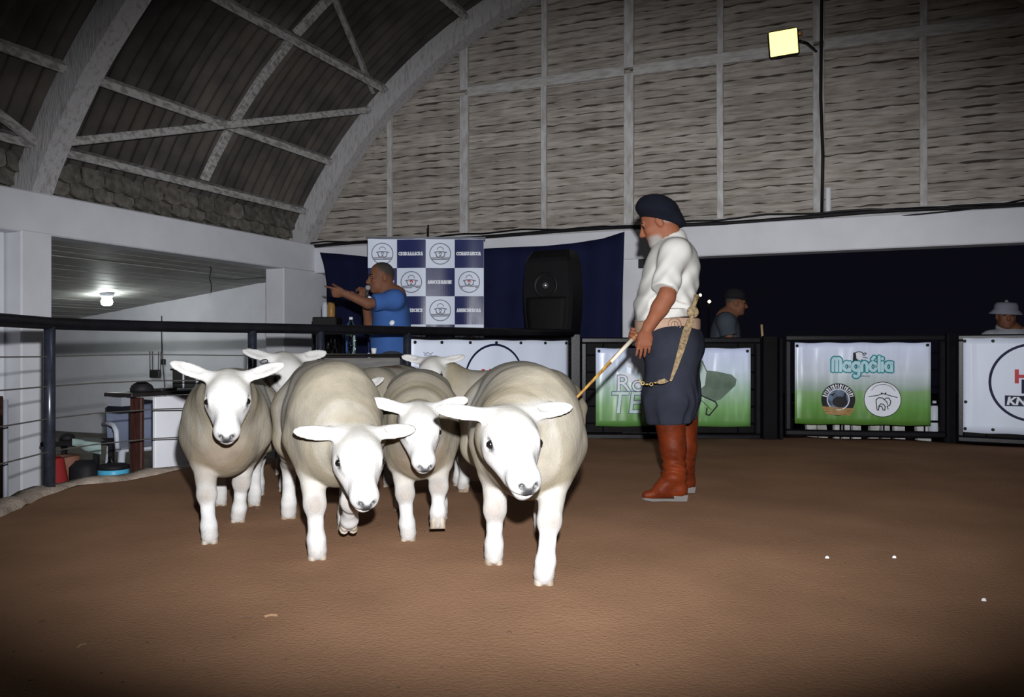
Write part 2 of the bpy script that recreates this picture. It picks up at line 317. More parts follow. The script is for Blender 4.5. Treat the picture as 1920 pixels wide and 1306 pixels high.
# ------------------------------------------------------------------ implicit bodies: distance field -> surface nets
def unit(v): v = np.asarray(v, float); return v/max(1e-9, np.linalg.norm(v))
class SDF:
    def __init__(s, lo, hi, h):
        s.lo = np.array(lo, np.float32); s.h = h; s.n = np.ceil((np.array(hi)-np.array(lo))/h).astype(int)+1
        s.d = np.full(tuple(s.n), 1.0, np.float32); s.c = np.zeros((3,)+tuple(s.n), np.float32)
    def blk(s, lo, hi):
        i0 = np.clip(np.floor((np.array(lo)-s.lo)/s.h).astype(int), 0, s.n-1); i1 = np.clip(np.ceil((np.array(hi)-s.lo)/s.h).astype(int)+1, 1, s.n)
        sl = tuple(slice(a, max(a+1, b)) for a, b in zip(i0, i1))
        ax = [s.lo[k]+s.h*np.arange(sl[k].start, sl[k].stop, dtype=np.float32) for k in range(3)]
        return sl, ax[0][:,None,None], ax[1][None,:,None], ax[2][None,None,:]
    def put(s, sl, d2, k, col):
        d1 = s.d[sl]
        hh = np.clip(0.5+0.5*(d1-d2)/max(k, 1e-4), 0, 1)
        s.d[sl] = d1+(d2-d1)*hh-k*hh*(1-hh)
        if col is not None:
            hc = np.clip(0.5+0.5*(d1-d2)/0.02, 0, 1)
            for i in range(3): s.c[i][sl] += (col[i]-s.c[i][sl])*hc
    def cone(s, a, b, ra, rb, k=0.02, col=(0,0,0), flat=None, cap=False):
        a, b = np.array(a, float), np.array(b, float); r = max(ra, rb)+k+2*s.h
        e = b-a; L2 = max(1e-9, e@e)
        sl, X, Y, Z = s.blk(np.minimum(a, b)-r, np.maximum(a, b)+r)
        x, y, z = X-a[0], Y-a[1], Z-a[2]
        t0 = (x*e[0]+y*e[1]+z*e[2])/L2; t = np.clip(t0, 0, 1)
        qx, qy, qz = x-e[0]*t, y-e[1]*t, z-e[2]*t
        if flat is not None:
            n, f = np.array(unit(flat[0])), flat[1]; w = (qx*n[0]+qy*n[1]+qz*n[2])*(f-1); qx, qy, qz = qx+n[0]*w, qy+n[1]*w, qz+n[2]*w
        d = np.sqrt(qx*qx+qy*qy+qz*qz)-(ra+(rb-ra)*t)
        if cap: d = np.maximum(d, np.maximum(-t0, t0-1)*math.sqrt(L2))
        s.put(sl, d.astype(np.float32), k, col)
    def chain(s, pts, rs, k=0.02, col=(0,0,0), flat=None):
        for i in range(len(pts)-1): s.cone(pts[i], pts[i+1], rs[i], rs[i+1], k, col, flat)
    def _ell(s, c, r, ax, marg):
        c = np.array(c, float); R = max(r)+marg; sl, X, Y, Z = s.blk(c-R, c+R)
        x, y, z = X-c[0], Y-c[1], Z-c[2]
        if ax is not None:
            A = [unit(q) for q in ax]; x, y, z = [x*q[0]+y*q[1]+z*q[2] for q in A]
        k0 = np.sqrt((x/r[0])**2+(y/r[1])**2+(z/r[2])**2)+1e-6; k1 = np.sqrt((x/r[0]**2)**2+(y/r[1]**2)**2+(z/r[2]**2)**2)+1e-6
        return sl, (k0*(k0-1)/k1).astype(np.float32)
    def ell(s, c, r, ax=None, k=0.03, col=(0,0,0)):
        sl, d = s._ell(c, r, ax, k+2*s.h); s.put(sl, d, k, col)
    def cut(s, c, r, ax=None, k=0.008):
        sl, d = s._ell(c, r, ax, k+2*s.h); d1 = s.d[sl]; d2 = -d
        hh = np.clip(0.5-0.5*(d1-d2)/max(k,1e-4), 0, 1); s.d[sl] = d1+(d2-d1)*hh+k*hh*(1-hh)
    def paint(s, c, r, ax=None, ch=0, val=1.0, soft=0.006):
        sl, d = s._ell(c, r, ax, 3*s.h+soft); w = np.clip(0.5-d/soft, 0, 1); s.c[ch][sl] += (val-s.c[ch][sl])*w
    def below(s, n, off, k=0.0, lo=None, hi=None):
        "keep only points with n.p < off (inside the box lo-hi when given)"
        sl, X, Y, Z = s.blk(lo if lo is not None else s.lo, hi if hi is not None else s.lo+s.h*(s.n-1)); n = unit(n)
        s.d[sl] = np.maximum(s.d[sl], X*n[0]+Y*n[1]+Z*n[2]-off)
    def warp(s, fn):
        sl, X, Y, Z = s.blk(s.lo, s.lo+s.h*(s.n-1)); s.d += fn(X, Y, Z).astype(np.float32)
    def mesh(s, name):
        d = s.d; ins = d < 0; nx, ny, nz = d.shape
        C = np.zeros((nx-1, ny-1, nz-1), np.int8)
        for i in (0,1):
            for j in (0,1):
                for k in (0,1): C += ins[i:nx-1+i, j:ny-1+j, k:nz-1+k]
        act = (C > 0) & (C < 8); ii = np.argwhere(act); idx = np.full(C.shape, -1, np.int64); idx[act] = np.arange(len(ii))
        I, J, K = ii[:,0], ii[:,1], ii[:,2]
        cor = [(i,j,k) for i in (0,1) for j in (0,1) for k in (0,1)]; val = {c: d[I+c[0], J+c[1], K+c[2]].astype(float) for c in cor}
        acc = np.zeros((len(ii), 3)); cnt = np.zeros(len(ii))
        for c in cor:
            for ax in range(3):
                if c[ax]: continue
                e = list(c); e[ax] = 1; e = tuple(e); a, b = val[c], val[e]; x = (a < 0) != (b < 0)
                t = np.where(x, a/np.where(np.abs(a-b) < 1e-9, 1e-9, a-b), 0)
                p = np.tile(np.array(c, float), (len(ii), 1)); p[:,ax] += t; acc += p*x[:,None]; cnt += x
        vert = (ii+acc/cnt[:,None])*s.h+s.lo
        colr = np.zeros((len(ii), 4), np.float32); colr[:,3] = 1
        for ch in range(3):
            for c in cor: colr[:,ch] += s.c[ch][I+c[0], J+c[1], K+c[2]]/8
        quads = []
        for ax in range(3):
            o = [k for k in range(3) if k != ax]
            a = ins[tuple(slice(0,-1) if k == ax else slice(1,-1) for k in range(3))]; b = ins[tuple(slice(1,None) if k == ax else slice(1,-1) for k in range(3))]
            for flip in (0,1):
                m = (a & ~b) if not flip else (~a & b); g = np.argwhere(m)
                if not len(g): continue
                g[:,o[0]] += 1; g[:,o[1]] += 1; q = []
                for da, db in ((-1,-1),(0,-1),(0,0),(-1,0)):
                    h = g.copy(); h[:,o[0]] += da; h[:,o[1]] += db; q.append(idx[h[:,0],h[:,1],h[:,2]])
                q = np.stack(q, 1)
                if (ax == 1) != bool(flip): q = q[:,::-1]
                quads.append(q)
        q = np.concatenate(quads)
        # keep the largest connected pieces only (drop specks)
        nb = np.concatenate([q[:,[0,1]], q[:,[1,2]], q[:,[2,3]], q[:,[3,0]]])
        for it in range(2):   # gentle smoothing
            sm = np.zeros_like(vert); w = np.zeros(len(vert))
            for a, b in ((0,1),(1,0)):
                np.add.at(sm, nb[:,a], vert[nb[:,b]]); np.add.at(w, nb[:,a], 1)
            vert = vert*0.5+0.5*sm/np.maximum(w, 1)[:,None]
        me = bpy.data.meshes.new(name)
        me.vertices.add(len(vert)); me.vertices.foreach_set('co', vert.astype(np.float32).ravel())
        me.loops.add(q.size); me.loops.foreach_set('vertex_index', q.astype(np.int32).ravel())
        me.polygons.add(len(q)); me.polygons.foreach_set('loop_start', np.arange(0, q.size, 4, dtype=np.int32))
        me.update(calc_edges=True); me.validate()
        at = me.attributes.new('mask', 'FLOAT_COLOR', 'POINT'); at.data.foreach_set('color', colr.ravel())
        return me
    def shift(s, me, o):
        n = len(me.vertices); co = np.zeros(n*3, np.float32); me.vertices.foreach_get('co', co)
        co = co.reshape(-1,3)-np.array(o, np.float32); me.vertices.foreach_set('co', co.ravel()); me.update(); return me
    def build(s, name, m, parent, local=False):
        me = s.mesh(name)
        if not local: s.shift(me, org(parent))
        return link(name, me, parent, m, True)
def smooth_noise(X, Y, Z, f, seed=0):
    r = np.random.default_rng(seed); o = 0
    for i in range(4):
        a = r.normal(size=3); a = a/np.linalg.norm(a)*f*(0.6+0.5*i); o = o+np.sin(X*a[0]+Y*a[1]+Z*a[2]+r.uniform(0,6))/(1+0.5*i)
    return o/2.2
# ================================================================== THE SETTING
Zv = Vector((0,0,1))
AXB = (BU, BV, Zv)
RU, RZ, RR = 4.7, -0.21, 5.60                       # barrel roof: axis position, height and radius
def arc(th, r=RR): return RU-r*math.sin(th), RZ+r*math.cos(th)      # angle from the apex towards the left eave

# sand ring floor: polar mesh inside the ring's outline
SAND = [(-2.62,-2.0),(-2.62,3.0),(-2.64,4.1),(-2.76,4.75),(-2.72,5.1),(-2.53,5.36),(-2.34,5.76),(-2.0,6.02),(-1.5,6.36),(-0.9,6.92),(0.0,7.6),(0.55,7.98),(1.5,8.0),(2.45,7.97),(3.2,7.84),(3.95,7.62),(4.5,7.15),(5.3,6.4),(6.3,4.5),(6.4,1.5),(6.0,-2.0)]
def outline(n=220):
    pts = [Vector((*p, 0)) for p in SAND]; pts.append(pts[0]); L = [0]
    for a, b in zip(pts, pts[1:]): L.append(L[-1]+(b-a).length)
    out = []
    for i in range(n):
        t = L[-1]*i/n; k = max(j for j in range(len(L)-1) if L[j] <= t); out.append(pts[k].lerp(pts[k+1], (t-L[k])/(L[k+1]-L[k])))
    return out
def sandz(x, y): return 0.004*math.sin(x*1.3+y*0.7)+0.0010*math.sin(x*5.1-y*4.3)+0.0006*math.sin(y*9.0+x*7.0+1)
mb = MB(); ol = outline(); cc = Vector((1.0, 3.6, 0)); NR = 46
vs = [cc+Vector((0,0,sandz(cc.x,cc.y)))]; fs = []
for j in range(1, NR+1):
    for p in ol:
        q = cc.lerp(p, j/NR); q.z = sandz(q.x, q.y)+(0.02*max(0, (j/NR-0.93)/0.07)*(0.6+0.4*math.sin(q.x*9+q.y*5)) if q.y > 4 else 0)
        vs.append(q)
n = len(ol)
for k in range(n): fs.append((0, 1+k, 1+(k+1) % n))
for j in range(1, NR):
    for k in range(n):
        a = 1+(j-1)*n; b = 1+j*n; fs.append((a+k, b+k, b+(k+1) % n, a+(k+1) % n))
base = len(vs)
for p in ol: vs.append(Vector((p.x, p.y, -0.45)))
for k in range(n): fs.append((1+(NR-1)*n+k, base+k, base+(k+1) % n, 1+(NR-1)*n+(k+1) % n))
mb.raw(vs, fs); mb.top('floor', M['sand'], (1,3.6,0), kind='structure', smooth=True)
# ground outside the ring: lower concrete on the left, packed soil on the right
mb = MB(); mb.box((-6.0,7.0,-0.44), (13.0,18.0,0.08)); mb.top('floor_outside', M['cement'], (-6,7,-0.4), kind='structure')
mb = MB(); mb.box((9.5,9.0,-0.34), (18.0,24.0,0.16)); mb.top('ground', M['soil'], (9.5,9,-0.26), kind='structure')
# concrete kerb along the left edge of the sand
mb = MB(); kp = [Vector((*p, 0)) for p in SAND[0:9]]
sec = [(-0.02,0.0),(0.0,0.03),(0.06,0.042),(0.13,0.035),(0.15,-0.02),(0.15,-0.42)]; rings = []
kk = []
for a, b in zip(kp, kp[1:]):
    m_ = max(1, int((b-a).length/0.09))
    kk += [a.lerp(b, i/m_) for i in range(m_)]
kk.append(kp[-1])
for i, p in enumerate(kk):
    d = (kk[min(i+1,len(kk)-1)]-kk[max(i-1,0)]).normalized(); nrm = Vector((-d.y, d.x, 0)); j = 0.010*math.sin(i*1.7)+0.008*math.sin(i*3.1)
    rings.append([p+nrm*(s-0.05)+Vector((0,0,z+(j if z > -0.1 else 0))) for s, z in sec])
vs = [q for r in rings for q in r]; m_ = len(sec); fs = [(i*m_+k, i*m_+k+1, (i+1)*m_+k+1, (i+1)*m_+k) for i in range(len(rings)-1) for k in range(m_-1)]
mb.raw(vs, fs); mb.top('trim_1', M['concrete'], (-2.7,4.5,0), kind='structure', smooth=True)

# gable wall: planks between battens
wall = empty('wall_back', B(4.7, 0, 1.84), kind='structure'); WO = org(wall)
def u_left(z, r=RR-0.02):
    s = r*r-(z-RZ)**2; return RU-math.sqrt(s) if s > 0 else None
variants = []
for k in range(5):
    rr = random.Random(k); vs, fs = [], []; ns = 11
    for i in range(ns):
        x = i/(ns-1); a, b = rr.uniform(-.011,.008), rr.uniform(-.014,.006); o = rr.uniform(-.006,.006)
        vs += [(x,0.004-o*.4,a),(x,-0.026-o,a-.002),(x,-0.008-o,0.084+b),(x,0.006,0.084+b)]
    for i in range(ns-1):
        for q in range(4): fs.append((i*4+q, i*4+(q+1) % 4, (i+1)*4+(q+1) % 4, (i+1)*4+q))
    fs += [(3,2,1,0), tuple((ns-1)*4+q for q in range(4))]
    me = bpy.data.meshes.new('plank'); me.from_pydata([(x, y, z) for x, y, z in vs], [], fs); me.update()
    bm = bmesh.new(); bm.from_mesh(me); bmesh.ops.recalc_face_normals(bm, faces=bm.faces); bm.to_mesh(me); bm.free()
    me.materials.append(M['plank']); variants.append(me)
BAT = [1.08, 2.11, 3.14, 4.14, 5.13, 6.11, 7.06, 8.0]
edges = [0.0]+BAT+[8.95, 9.75]
Z0 = 2.20; ROWH = 0.088
row = 0; z = Z0
while z < 5.32:
    ul = u_left(z+0.04)
    if ul is None: break
    ur = 2*RU-ul
    for bi in range(len(edges)-1):
        a, b = max(edges[bi], ul), min(edges[bi+1], ur)
        if bi == 0: a = ul
        if b-a < 0.05: continue
        if edges[bi] > 8.5 and z > 4: continue
        o = bpy.data.objects.new('plank', random.choice(variants)); COL.objects.link(o); o.parent = wall
        o.location = B(a, 0.0, z+random.uniform(-.004,.004))-WO; o.rotation_euler = (random.uniform(-.05,.05), random.uniform(-.004,.004)/max(.3,b-a)*1.0, math.radians(-23))
        o.scale = (b-a, 1.0, 1.0)
    z += ROWH; row += 1
# sheathing behind the planks blocks the night; dark colour stands in for lap shadow
mb = MB(); N_ = 40; top = []; bot = []
for i in range(N_+1):
    th = math.radians(64.4-128.8*i/N_); u, zz = arc(th, RR-0.01); top.append(B(u, -0.03, max(2.0, zz))); bot.append(B(u, -0.03, 1.9))
vs = top+bot; mb.raw(vs, [(i, i+1, N_+2+i, N_+1+i) for i in range(N_)]); mb.build('sheathing', M['gap_shade'], wall)
for i, u in enumerate(BAT):
    ul = u_left(2.3); zt = RZ+math.sqrt(max(0.01, (RR-0.15)**2-(u-RU)**2)); w = (0.11 if i % 2 else 0.068)
    for z1, z2 in ((2.16, 3.90), (3.96, zt)):
        if z2 <= z1: continue
        mb = MB(); mb.beam(B(u+random.uniform(-.006,.006), 0.045, z1), B(u+random.uniform(-.006,.006), 0.045, z2), w, 0.05+0.01*(i % 2), up=BV, bev=0.006); mb.build('batten', M['batten'], wall)
for a, b in ((2.16,4.09),(4.19,6.06),(6.16,8.3)):
    mb = MB(); mb.beam(B(a,0.05,3.93+random.uniform(-.01,.01)), B(b,0.05,3.93+random.uniform(-.015,.01)), 0.05, 0.115, up=(0,0,1), bev=0.006); mb.build('cross_rail', M['batten_h'], wall)
mb = MB(); mb.beam(B(-0.2,0.05,2.20), B(9.6,0.05,2.20), 0.06, 0.075, bev=0.006); mb.build('sill_rail', M['batten_h'], wall)
mb = MB(); mb.box(B(4.7,0.02,2.0), (10.4,0.24,0.33), AXB, bev=0.012); mb.build('beam', M['plaster'], wall)
for a, b in ((4.08,4.84),(9.35,9.75)):
    mb = MB(); mb.box(B((a+b)/2,0.0,0.72), (b-a,0.22,2.26), AXB, bev=0.012); mb.build('column', M['plaster'], wall)

# left wall: eave beam on columns, recessed panel, brown door
wl = empty('wall_left', B(-0.1, 4, 1.85), kind='structure')
mb = MB(); mb.box(B(-0.12,4.6,2.02), (0.26,9.9,0.36), AXB, bev=0.012); mb.build('beam', M['plaster'], wl)
mb = MB(); mb.box(B(-0.13,0.36,0.72), (0.28,0.80,2.3), AXB, bev=0.012); mb.build('column', M['plaster'], wl)
mb = MB(); mb.box(B(-0.13,4.035,0.72), (0.28,0.29,2.3), AXB, bev=0.012); mb.build('column', M['plaster'], wl)
mb = MB(); mb.box(B(-0.28,6.9,0.72), (0.2,5.4,2.3), AXB); mb.build('panel', M['plaster'], wl)
dr = empty('door_1', B(-0.16,4.72,-0.4), kind='structure')
mb = MB(); mb.box(B(-0.16,4.72,0.03), (0.05,0.98,0.86), AXB, bev=0.008); mb.build('door_leaf', M['brown'], dr)
for v in (4.28, 4.72, 5.16):
    mb = MB(); mb.box(B(-0.127,v,0.03), (0.02,0.07,0.84), AXB, bev=0.004); mb.build('stile', M['brown'], dr)

# side room beyond the left wall
mb = MB(); mb.box(B(-3.55,-0.10,0.55), (7.0,0.2,2.7), AXB); mb.top('wall_side', M['plaster'], B(-3.5,-0.1,-0.4), kind='structure')
cs = empty('ceiling_side', B(-3.2,3.0,1.5), kind='structure'); kpl = 0
nb = 34; uu = [-0.24-6.2*i/nb for i in range(nb+1)]
for i in range(nb):
    zc = lambda u: 1.845+0.124*(u+0.2)
    a, b = uu[i], uu[i+1]+0.012; dz = random.uniform(-.004,.004)
    mb = MB(); mb.hexa([B(b,-0.05,zc(b)+dz), B(a,-0.05,zc(a)+dz), B(a,6.5,zc(a)+dz), B(b,6.5,zc(b)+dz)]+[B(b,-0.05,zc(b)+.03), B(a,-0.05,zc(a)+.03), B(a,6.5,zc(a)+.03), B(b,6.5,zc(b)+.03)])
    mb.build('plank', M['lining'], cs)
mb = MB(); mb.box(B(-7.0,3.0,0.4), (0.2,6.6,2.6), AXB); mb.top('wall_side_far', M['plaster'], B(-7,3,-0.4), kind='structure')

# barrel roof: corrugated sheets over arched ribs, purlins, rafters and braces
roof = empty('ceiling', B(4.7, 4, 2.3), kind='structure'); RO = org(roof)
ROWS = [(65.5,57),(59.5,50.5),(52.5,39),(41,25.5),(27,11),(13,-3)]
def sheet_mesh(t1, t2, w=1.08, wav=7, amp=0.028, raise_=0.0, seg=8, ragged=0.0):
    vs, fs = [], []; nx = wav*6
    for i in range(nx+1):
        v = w*i/nx; a = amp*math.cos(2*PI*wav*i/nx)
        for j in range(seg+1):
            th = math.radians(t1+(t2-t1)*j/seg); u, zz = arc(th, RR+0.05+raise_+a+0.03*j/seg-0.015)
            p = BU*u+BV*v+Zv*zz; vs.append(p)
    for i in range(nx):
        for j in range(seg): fs.append((i*(seg+1)+j, (i+1)*(seg+1)+j, (i+1)*(seg+1)+j+1, i*(seg+1)+j+1))
    me = bpy.data.meshes.new('roof_sheet'); me.from_pydata(vs, [], fs); me.update(); me.materials.append(M['sheet']); me.polygons.foreach_set('use_smooth', [True]*len(fs)); return me
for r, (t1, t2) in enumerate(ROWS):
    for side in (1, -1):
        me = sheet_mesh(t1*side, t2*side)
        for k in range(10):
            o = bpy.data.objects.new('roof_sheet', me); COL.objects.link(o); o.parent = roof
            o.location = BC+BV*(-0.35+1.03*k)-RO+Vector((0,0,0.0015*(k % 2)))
# scalloped tile ends closing the gap over the left eave beam, three ragged courses
for r, (ru, rz) in enumerate(((-0.30,2.22),(-0.24,2.33),(-0.19,2.44))):
    for k in range(33):
        v = 0.12+0.245*k+0.08*(r % 2); mb = MB()
        vs, fs = [], []; h = 0.13+random.uniform(-.012,.012); d = random.uniform(-.012,.012); n_ = 7
        for j in range(n_):
            a = PI*j/(n_-1); y = -math.cos(a)*0.118; zz = -h*0.5*math.sin(a)
            vs += [B(ru+d, v+y, rz+zz), B(ru+d-0.02, v+y, rz+0.12), B(ru+d-0.10-0.03*math.sin(a), v+y, rz+zz+0.02)]
        for j in range(n_-1):
            fs += [(j*3, (j+1)*3, (j+1)*3+1, j*3+1), (j*3+2, (j+1)*3+2, (j+1)*3, j*3)]
        mb.raw(vs, fs); mb.build('eave_tile', M['scallop'], roof)
def rib(v, w=0.2, d=0.27, t0=64.5):
    mb = MB(); n_ = 40; vs, fs = [], []
    for i in range(n_+1):
        th = math.radians(t0-2*t0*i/n_)
        for r_, vv in ((RR-0.02, v-w/2), (RR-0.02, v+w/2), (RR-0.02-d, v+w/2), (RR-0.02-d, v-w/2)):
            u, zz = arc(th, r_); jt = 0.006*math.sin(i*2.1+r_*40)*(1 if r_ < RR-.1 else 0); vs.append(B(u, vv, zz+jt))
    for i in range(n_):
        for q in range(4): fs.append((i*4+q, i*4+(q+1) % 4, (i+1)*4+(q+1) % 4, (i+1)*4+q))
    fs += [(0,1,2,3), (n_*4+3, n_*4+2, n_*4+1, n_*4)]
    mb.raw(vs, fs); return mb.build('arch_rib', M['rib'], roof)
rib(0.17, 0.2, 0.26); rib(3.95, 0.2, 0.26); rib(7.9, 0.2, 0.26)
PT = [59.2, 51.8, 40.0, 26.4, 12.0, -2.0, -16, -30, -44, -57]
for t in PT:
    for v1, v2 in ((0.27,3.85),(4.05,7.8)):
        u, zz = arc(math.radians(t), RR-0.055); j = random.uniform(-.012,.012)
        mb = MB(); mb.beam(B(u,v1,zz), B(u,v2,zz+j), 0.075, 0.11, up=(-math.sin(math.radians(t))*BU+Zv*math.cos(math.radians(t))), bev=0.008); mb.build('purlin', M['purlin'], roof)
for v in (2.02, 5.95):      # slim mid-bay rafters, sitting between the purlins
    for a, b in zip(PT[:6], PT[1:7]):
        p = [B(arc(math.radians(t), RR-0.035)[0], v, arc(math.radians(t), RR-0.035)[1]) for t in (a-0.6, (a+b)/2, b+0.6)]
        mb = MB(); mb.beam(p[0], p[1], 0.10, 0.05, up=(p[1]-p[0]).cross(BV), bev=0.005); mb.beam(p[1], p[2], 0.10, 0.05, up=(p[2]-p[1]).cross(BV), bev=0.005); mb.build('rafter', M['purlin'], roof)
for a, b in ((B(0.06,3.84,2.66),B(0.94,0.28,3.80)), (B(0.98,0.28,4.02),B(2.1,3.4,4.78)), (B(0.02,4.06,2.62),B(0.95,7.8,3.8))):
    mb = MB(); mb.beam(a, b, 0.05, 0.075, bev=0.006); mb.build('brace', M['purlin'], roof)
# ================================================================== RING FENCE
def on_line(px, a, b):
    "depth and X where the sight line of pixel column px meets the plan line a-b"
    k = (px-960.0)/FPX; ax, ay = a; dx, dy = b[0]-a[0], b[1]-a[1]
    t = (k*ay-ax)/(dx-k*dy); return Vector((ax+dx*t, ay+dy*t, 0))
# left railing: round handrail, posts, four strained wires
rl = empty('ring_railing', (-2.73,4.88,0), 'curved black railing with round handrail and strained wires behind the sheep', 'railing')
RP = [(-2.62,2.2),(-2.64,3.3),(-2.66,4.1),(-2.73,4.88),(-2.62,5.20),(-2.40,5.50),(-1.87,5.95),(-1.45,6.25),(-0.86,6.80),(-0.15,7.33),(0.57,7.82)]
mb = MB(); mb.tube([Vector((x, y, 1.005)) for x, y in RP], 0.037, 14); mb.build('handrail', M['black'], rl, smooth=True)
for i, z0 in ((3,-0.02),(6,-0.3),(7,-0.3),(8,-0.3),(0,-0.02)):
    x, y = RP[i]; mb = MB(); mb.tube([(x,y,z0),(x,y,0.99)], 0.032, 14); mb.build('post', M['steel'], rl, smooth=True)
for z in (0.81, 0.635, 0.445, 0.25):
    mb = MB(); mb.tube([Vector((x, y, z+0.008*math.sin(x*7))) for x, y in RP[:9]], 0.0042, 6); mb.build('wire', M['wire'], rl, smooth=True)
mb = MB(); mb.tube([(-2.83,4.62,-0.40),(-2.83,4.62,0.57)], 0.013, 8); mb.build('slim_pole', M['grey'], rl, smooth=True)

# framed panels along the far side
def fence_panel(a, b, z0, z1, label, rods=5, group='framed panels of the ring fence'):
    A, Bv = Vector((*a,0)), Vector((*b,0)); d = (Bv-A).normalized(); n = Vector((d.y, -d.x, 0)); ax = (d, n, Zv); L = (Bv-A).length; c = (A+Bv)/2
    o = empty('framed_fence', (c.x, c.y, z0), label, 'fence', group)
    w = 0.055
    for zz in (z0+w/2, z1-w/2):
        mb = MB(); mb.box(c+Zv*zz, (L, 0.06, w), ax, bev=0.012); mb.build('frame_bar', M['black'], o, smooth=False)
    for p in (A+d*w/2, Bv-d*w/2):
        mb = MB(); mb.box(p+Zv*(z0+z1)/2, (w, 0.062, z1-z0-2*w+0.01), ax, bev=0.012); mb.build('frame_bar', M['black'], o)
    for k in range(rods):
        zz = z0+w+(z1-z0-2*w)*(k+0.6)/(rods+0.3); mb = MB(); mb.tube([A+d*w+Zv*zz, Bv-d*w+Zv*zz], 0.008, 8); mb.build('rod', M['black'], o, smooth=True)
    for k in range(4):
        p = A.lerp(Bv, (k+0.5)/4); mb = MB(); mb.tube([p+Zv*(z0+w), p+Zv*(z1-w)], 0.007, 8); mb.build('upright_rod', M['black'], o, smooth=True)
    return o
def sheet_back(a, b, z0, z1, name, label, off=0.05, m='tarp'):
    A, Bv = Vector((*a,0)), Vector((*b,0)); d = (Bv-A).normalized(); n = Vector((d.y, -d.x, 0)); c = (A+Bv)/2-n*off
    mb = MB(); mb.box(c+Zv*(z0+z1)/2, ((Bv-A).length, 0.012, z1-z0), (d, n, Zv)); return mb.top(name, M[m], c+Zv*z0, label, 'sheet')
F1 = ((0.655,7.86),(2.345,7.80)); F2 = ((2.555,7.74),(3.93,7.50)); F3 = ((4.02,7.46),(5.6,6.55)); F0 = ((-0.84,6.86),(0.55,7.86))
fence_panel(*F0, 0.05, 0.955, 'dark framed fence panel behind the grazing-height flock carrying the first white banner'.replace('grazing-height ',''))
fence_panel(*F1, 0.0, 0.965, 'dark framed fence panel behind the man in the beret')
fence_panel(*F2, 0.05, 0.985, 'dark framed fence panel above the row of white stakes')
fence_panel(*F3, 0.02, 0.985, 'dark framed fence panel below the person in the pale hat', rods=6)
sheet_back((0.70,7.86),(2.30,7.80), 0.06, 0.91, 'backing_sheet', 'dark sheet behind the banner lettered TE')
sheet_back((4.07,7.44),(5.55,6.58), 0.03, 0.93, 'backing_sheet', 'dark sheet behind the white banner lettered KNO')
sheet_back((-0.80,6.90),(0.52,7.84), 0.05, 0.91, 'backing_sheet', 'dark sheet behind the white banner above the flock')
for (x, y, w, h), lab in zip(((0.605,7.90,0.06,1.0),(2.43,7.80,0.085,0.98),(2.527,7.78,0.02,0.96),(3.975,7.50,0.05,1.0)),
        ('slim black fence post between the first white banner and the TE banner', 'wide dark fence post to the left of the Magnólia panel', 'narrow dark fence post touching the Magnólia panel frame', 'black fence post between the Magnólia panel and the KNO banner')):
    mb = MB(); mb.box((x,y,h/2-0.1), (w*1.6,0.07,h+0.2), bev=0.008); mb.top('fence_post', M['tarp' if w > .07 else 'black'], (x,y,-0.2), lab, 'post', 'posts of the ring fence')
mb = MB(); mb.tube([P(1431,652,8.1),P(1428,608,8.1)], 0.012, 8); mb.tube([P(1431,652,8.1),P(1432,860,8.1)], 0.012, 8); mb.top('bamboo_stick', M['straw'], P(1432,860,8.1), 'thin bamboo stick rising beside the wide dark fence post', 'stick', smooth=True)
# white stakes seen under the second panel
pk = empty('picket_row', (3.2,7.82,-0.26), 'row of short white stakes showing under the Magnólia panel', 'fence')
for x1, x2, x3, sl in ((1512,1529,833,5),(1531,1548,833,7),(1565,1574,834,0),(1582,1594,834,-2),(1599,1614,834,1),(1633,1650,835,-3),(1653,1667,835,4),(1677,1684,836,2),(1685,1696,836,2),(1718,1731,836,4),(1733,1744,836,3)):
    Y = 7.92-0.17*(x1-1500)/250; a1, a2 = P(x1,785,Y), P(x2,785,Y); b1, b2 = P(x1+sl,842,Y), P(x2+sl,842,Y); n = Vector((0,0.05,0)); mb = MB()
    mb.hexa([b1,b2,b2+n,b1+n,a1,a2,a2+n,a1+n]); ob = mb.build('picket', M['stone'], pk)
for x1, x2, y1, y2 in ((1747,1758,700,716),(1746,1759,716,742)):
    pass
mb = MB(); a = P(1752,775,7.72); mb.lathe([(0.045,-0.28),(0.055,-0.26),(0.055,-0.06),(0.03,-0.02),(0.018,0.0),(0.018,0.02)], a+Vector((0,0,0.1)), 14)
mb.top('plastic_jug', M['plastic'], a+Vector((0,0,-0.18)), 'white jug behind the right end of the Magnólia banner', 'jug', smooth=True)

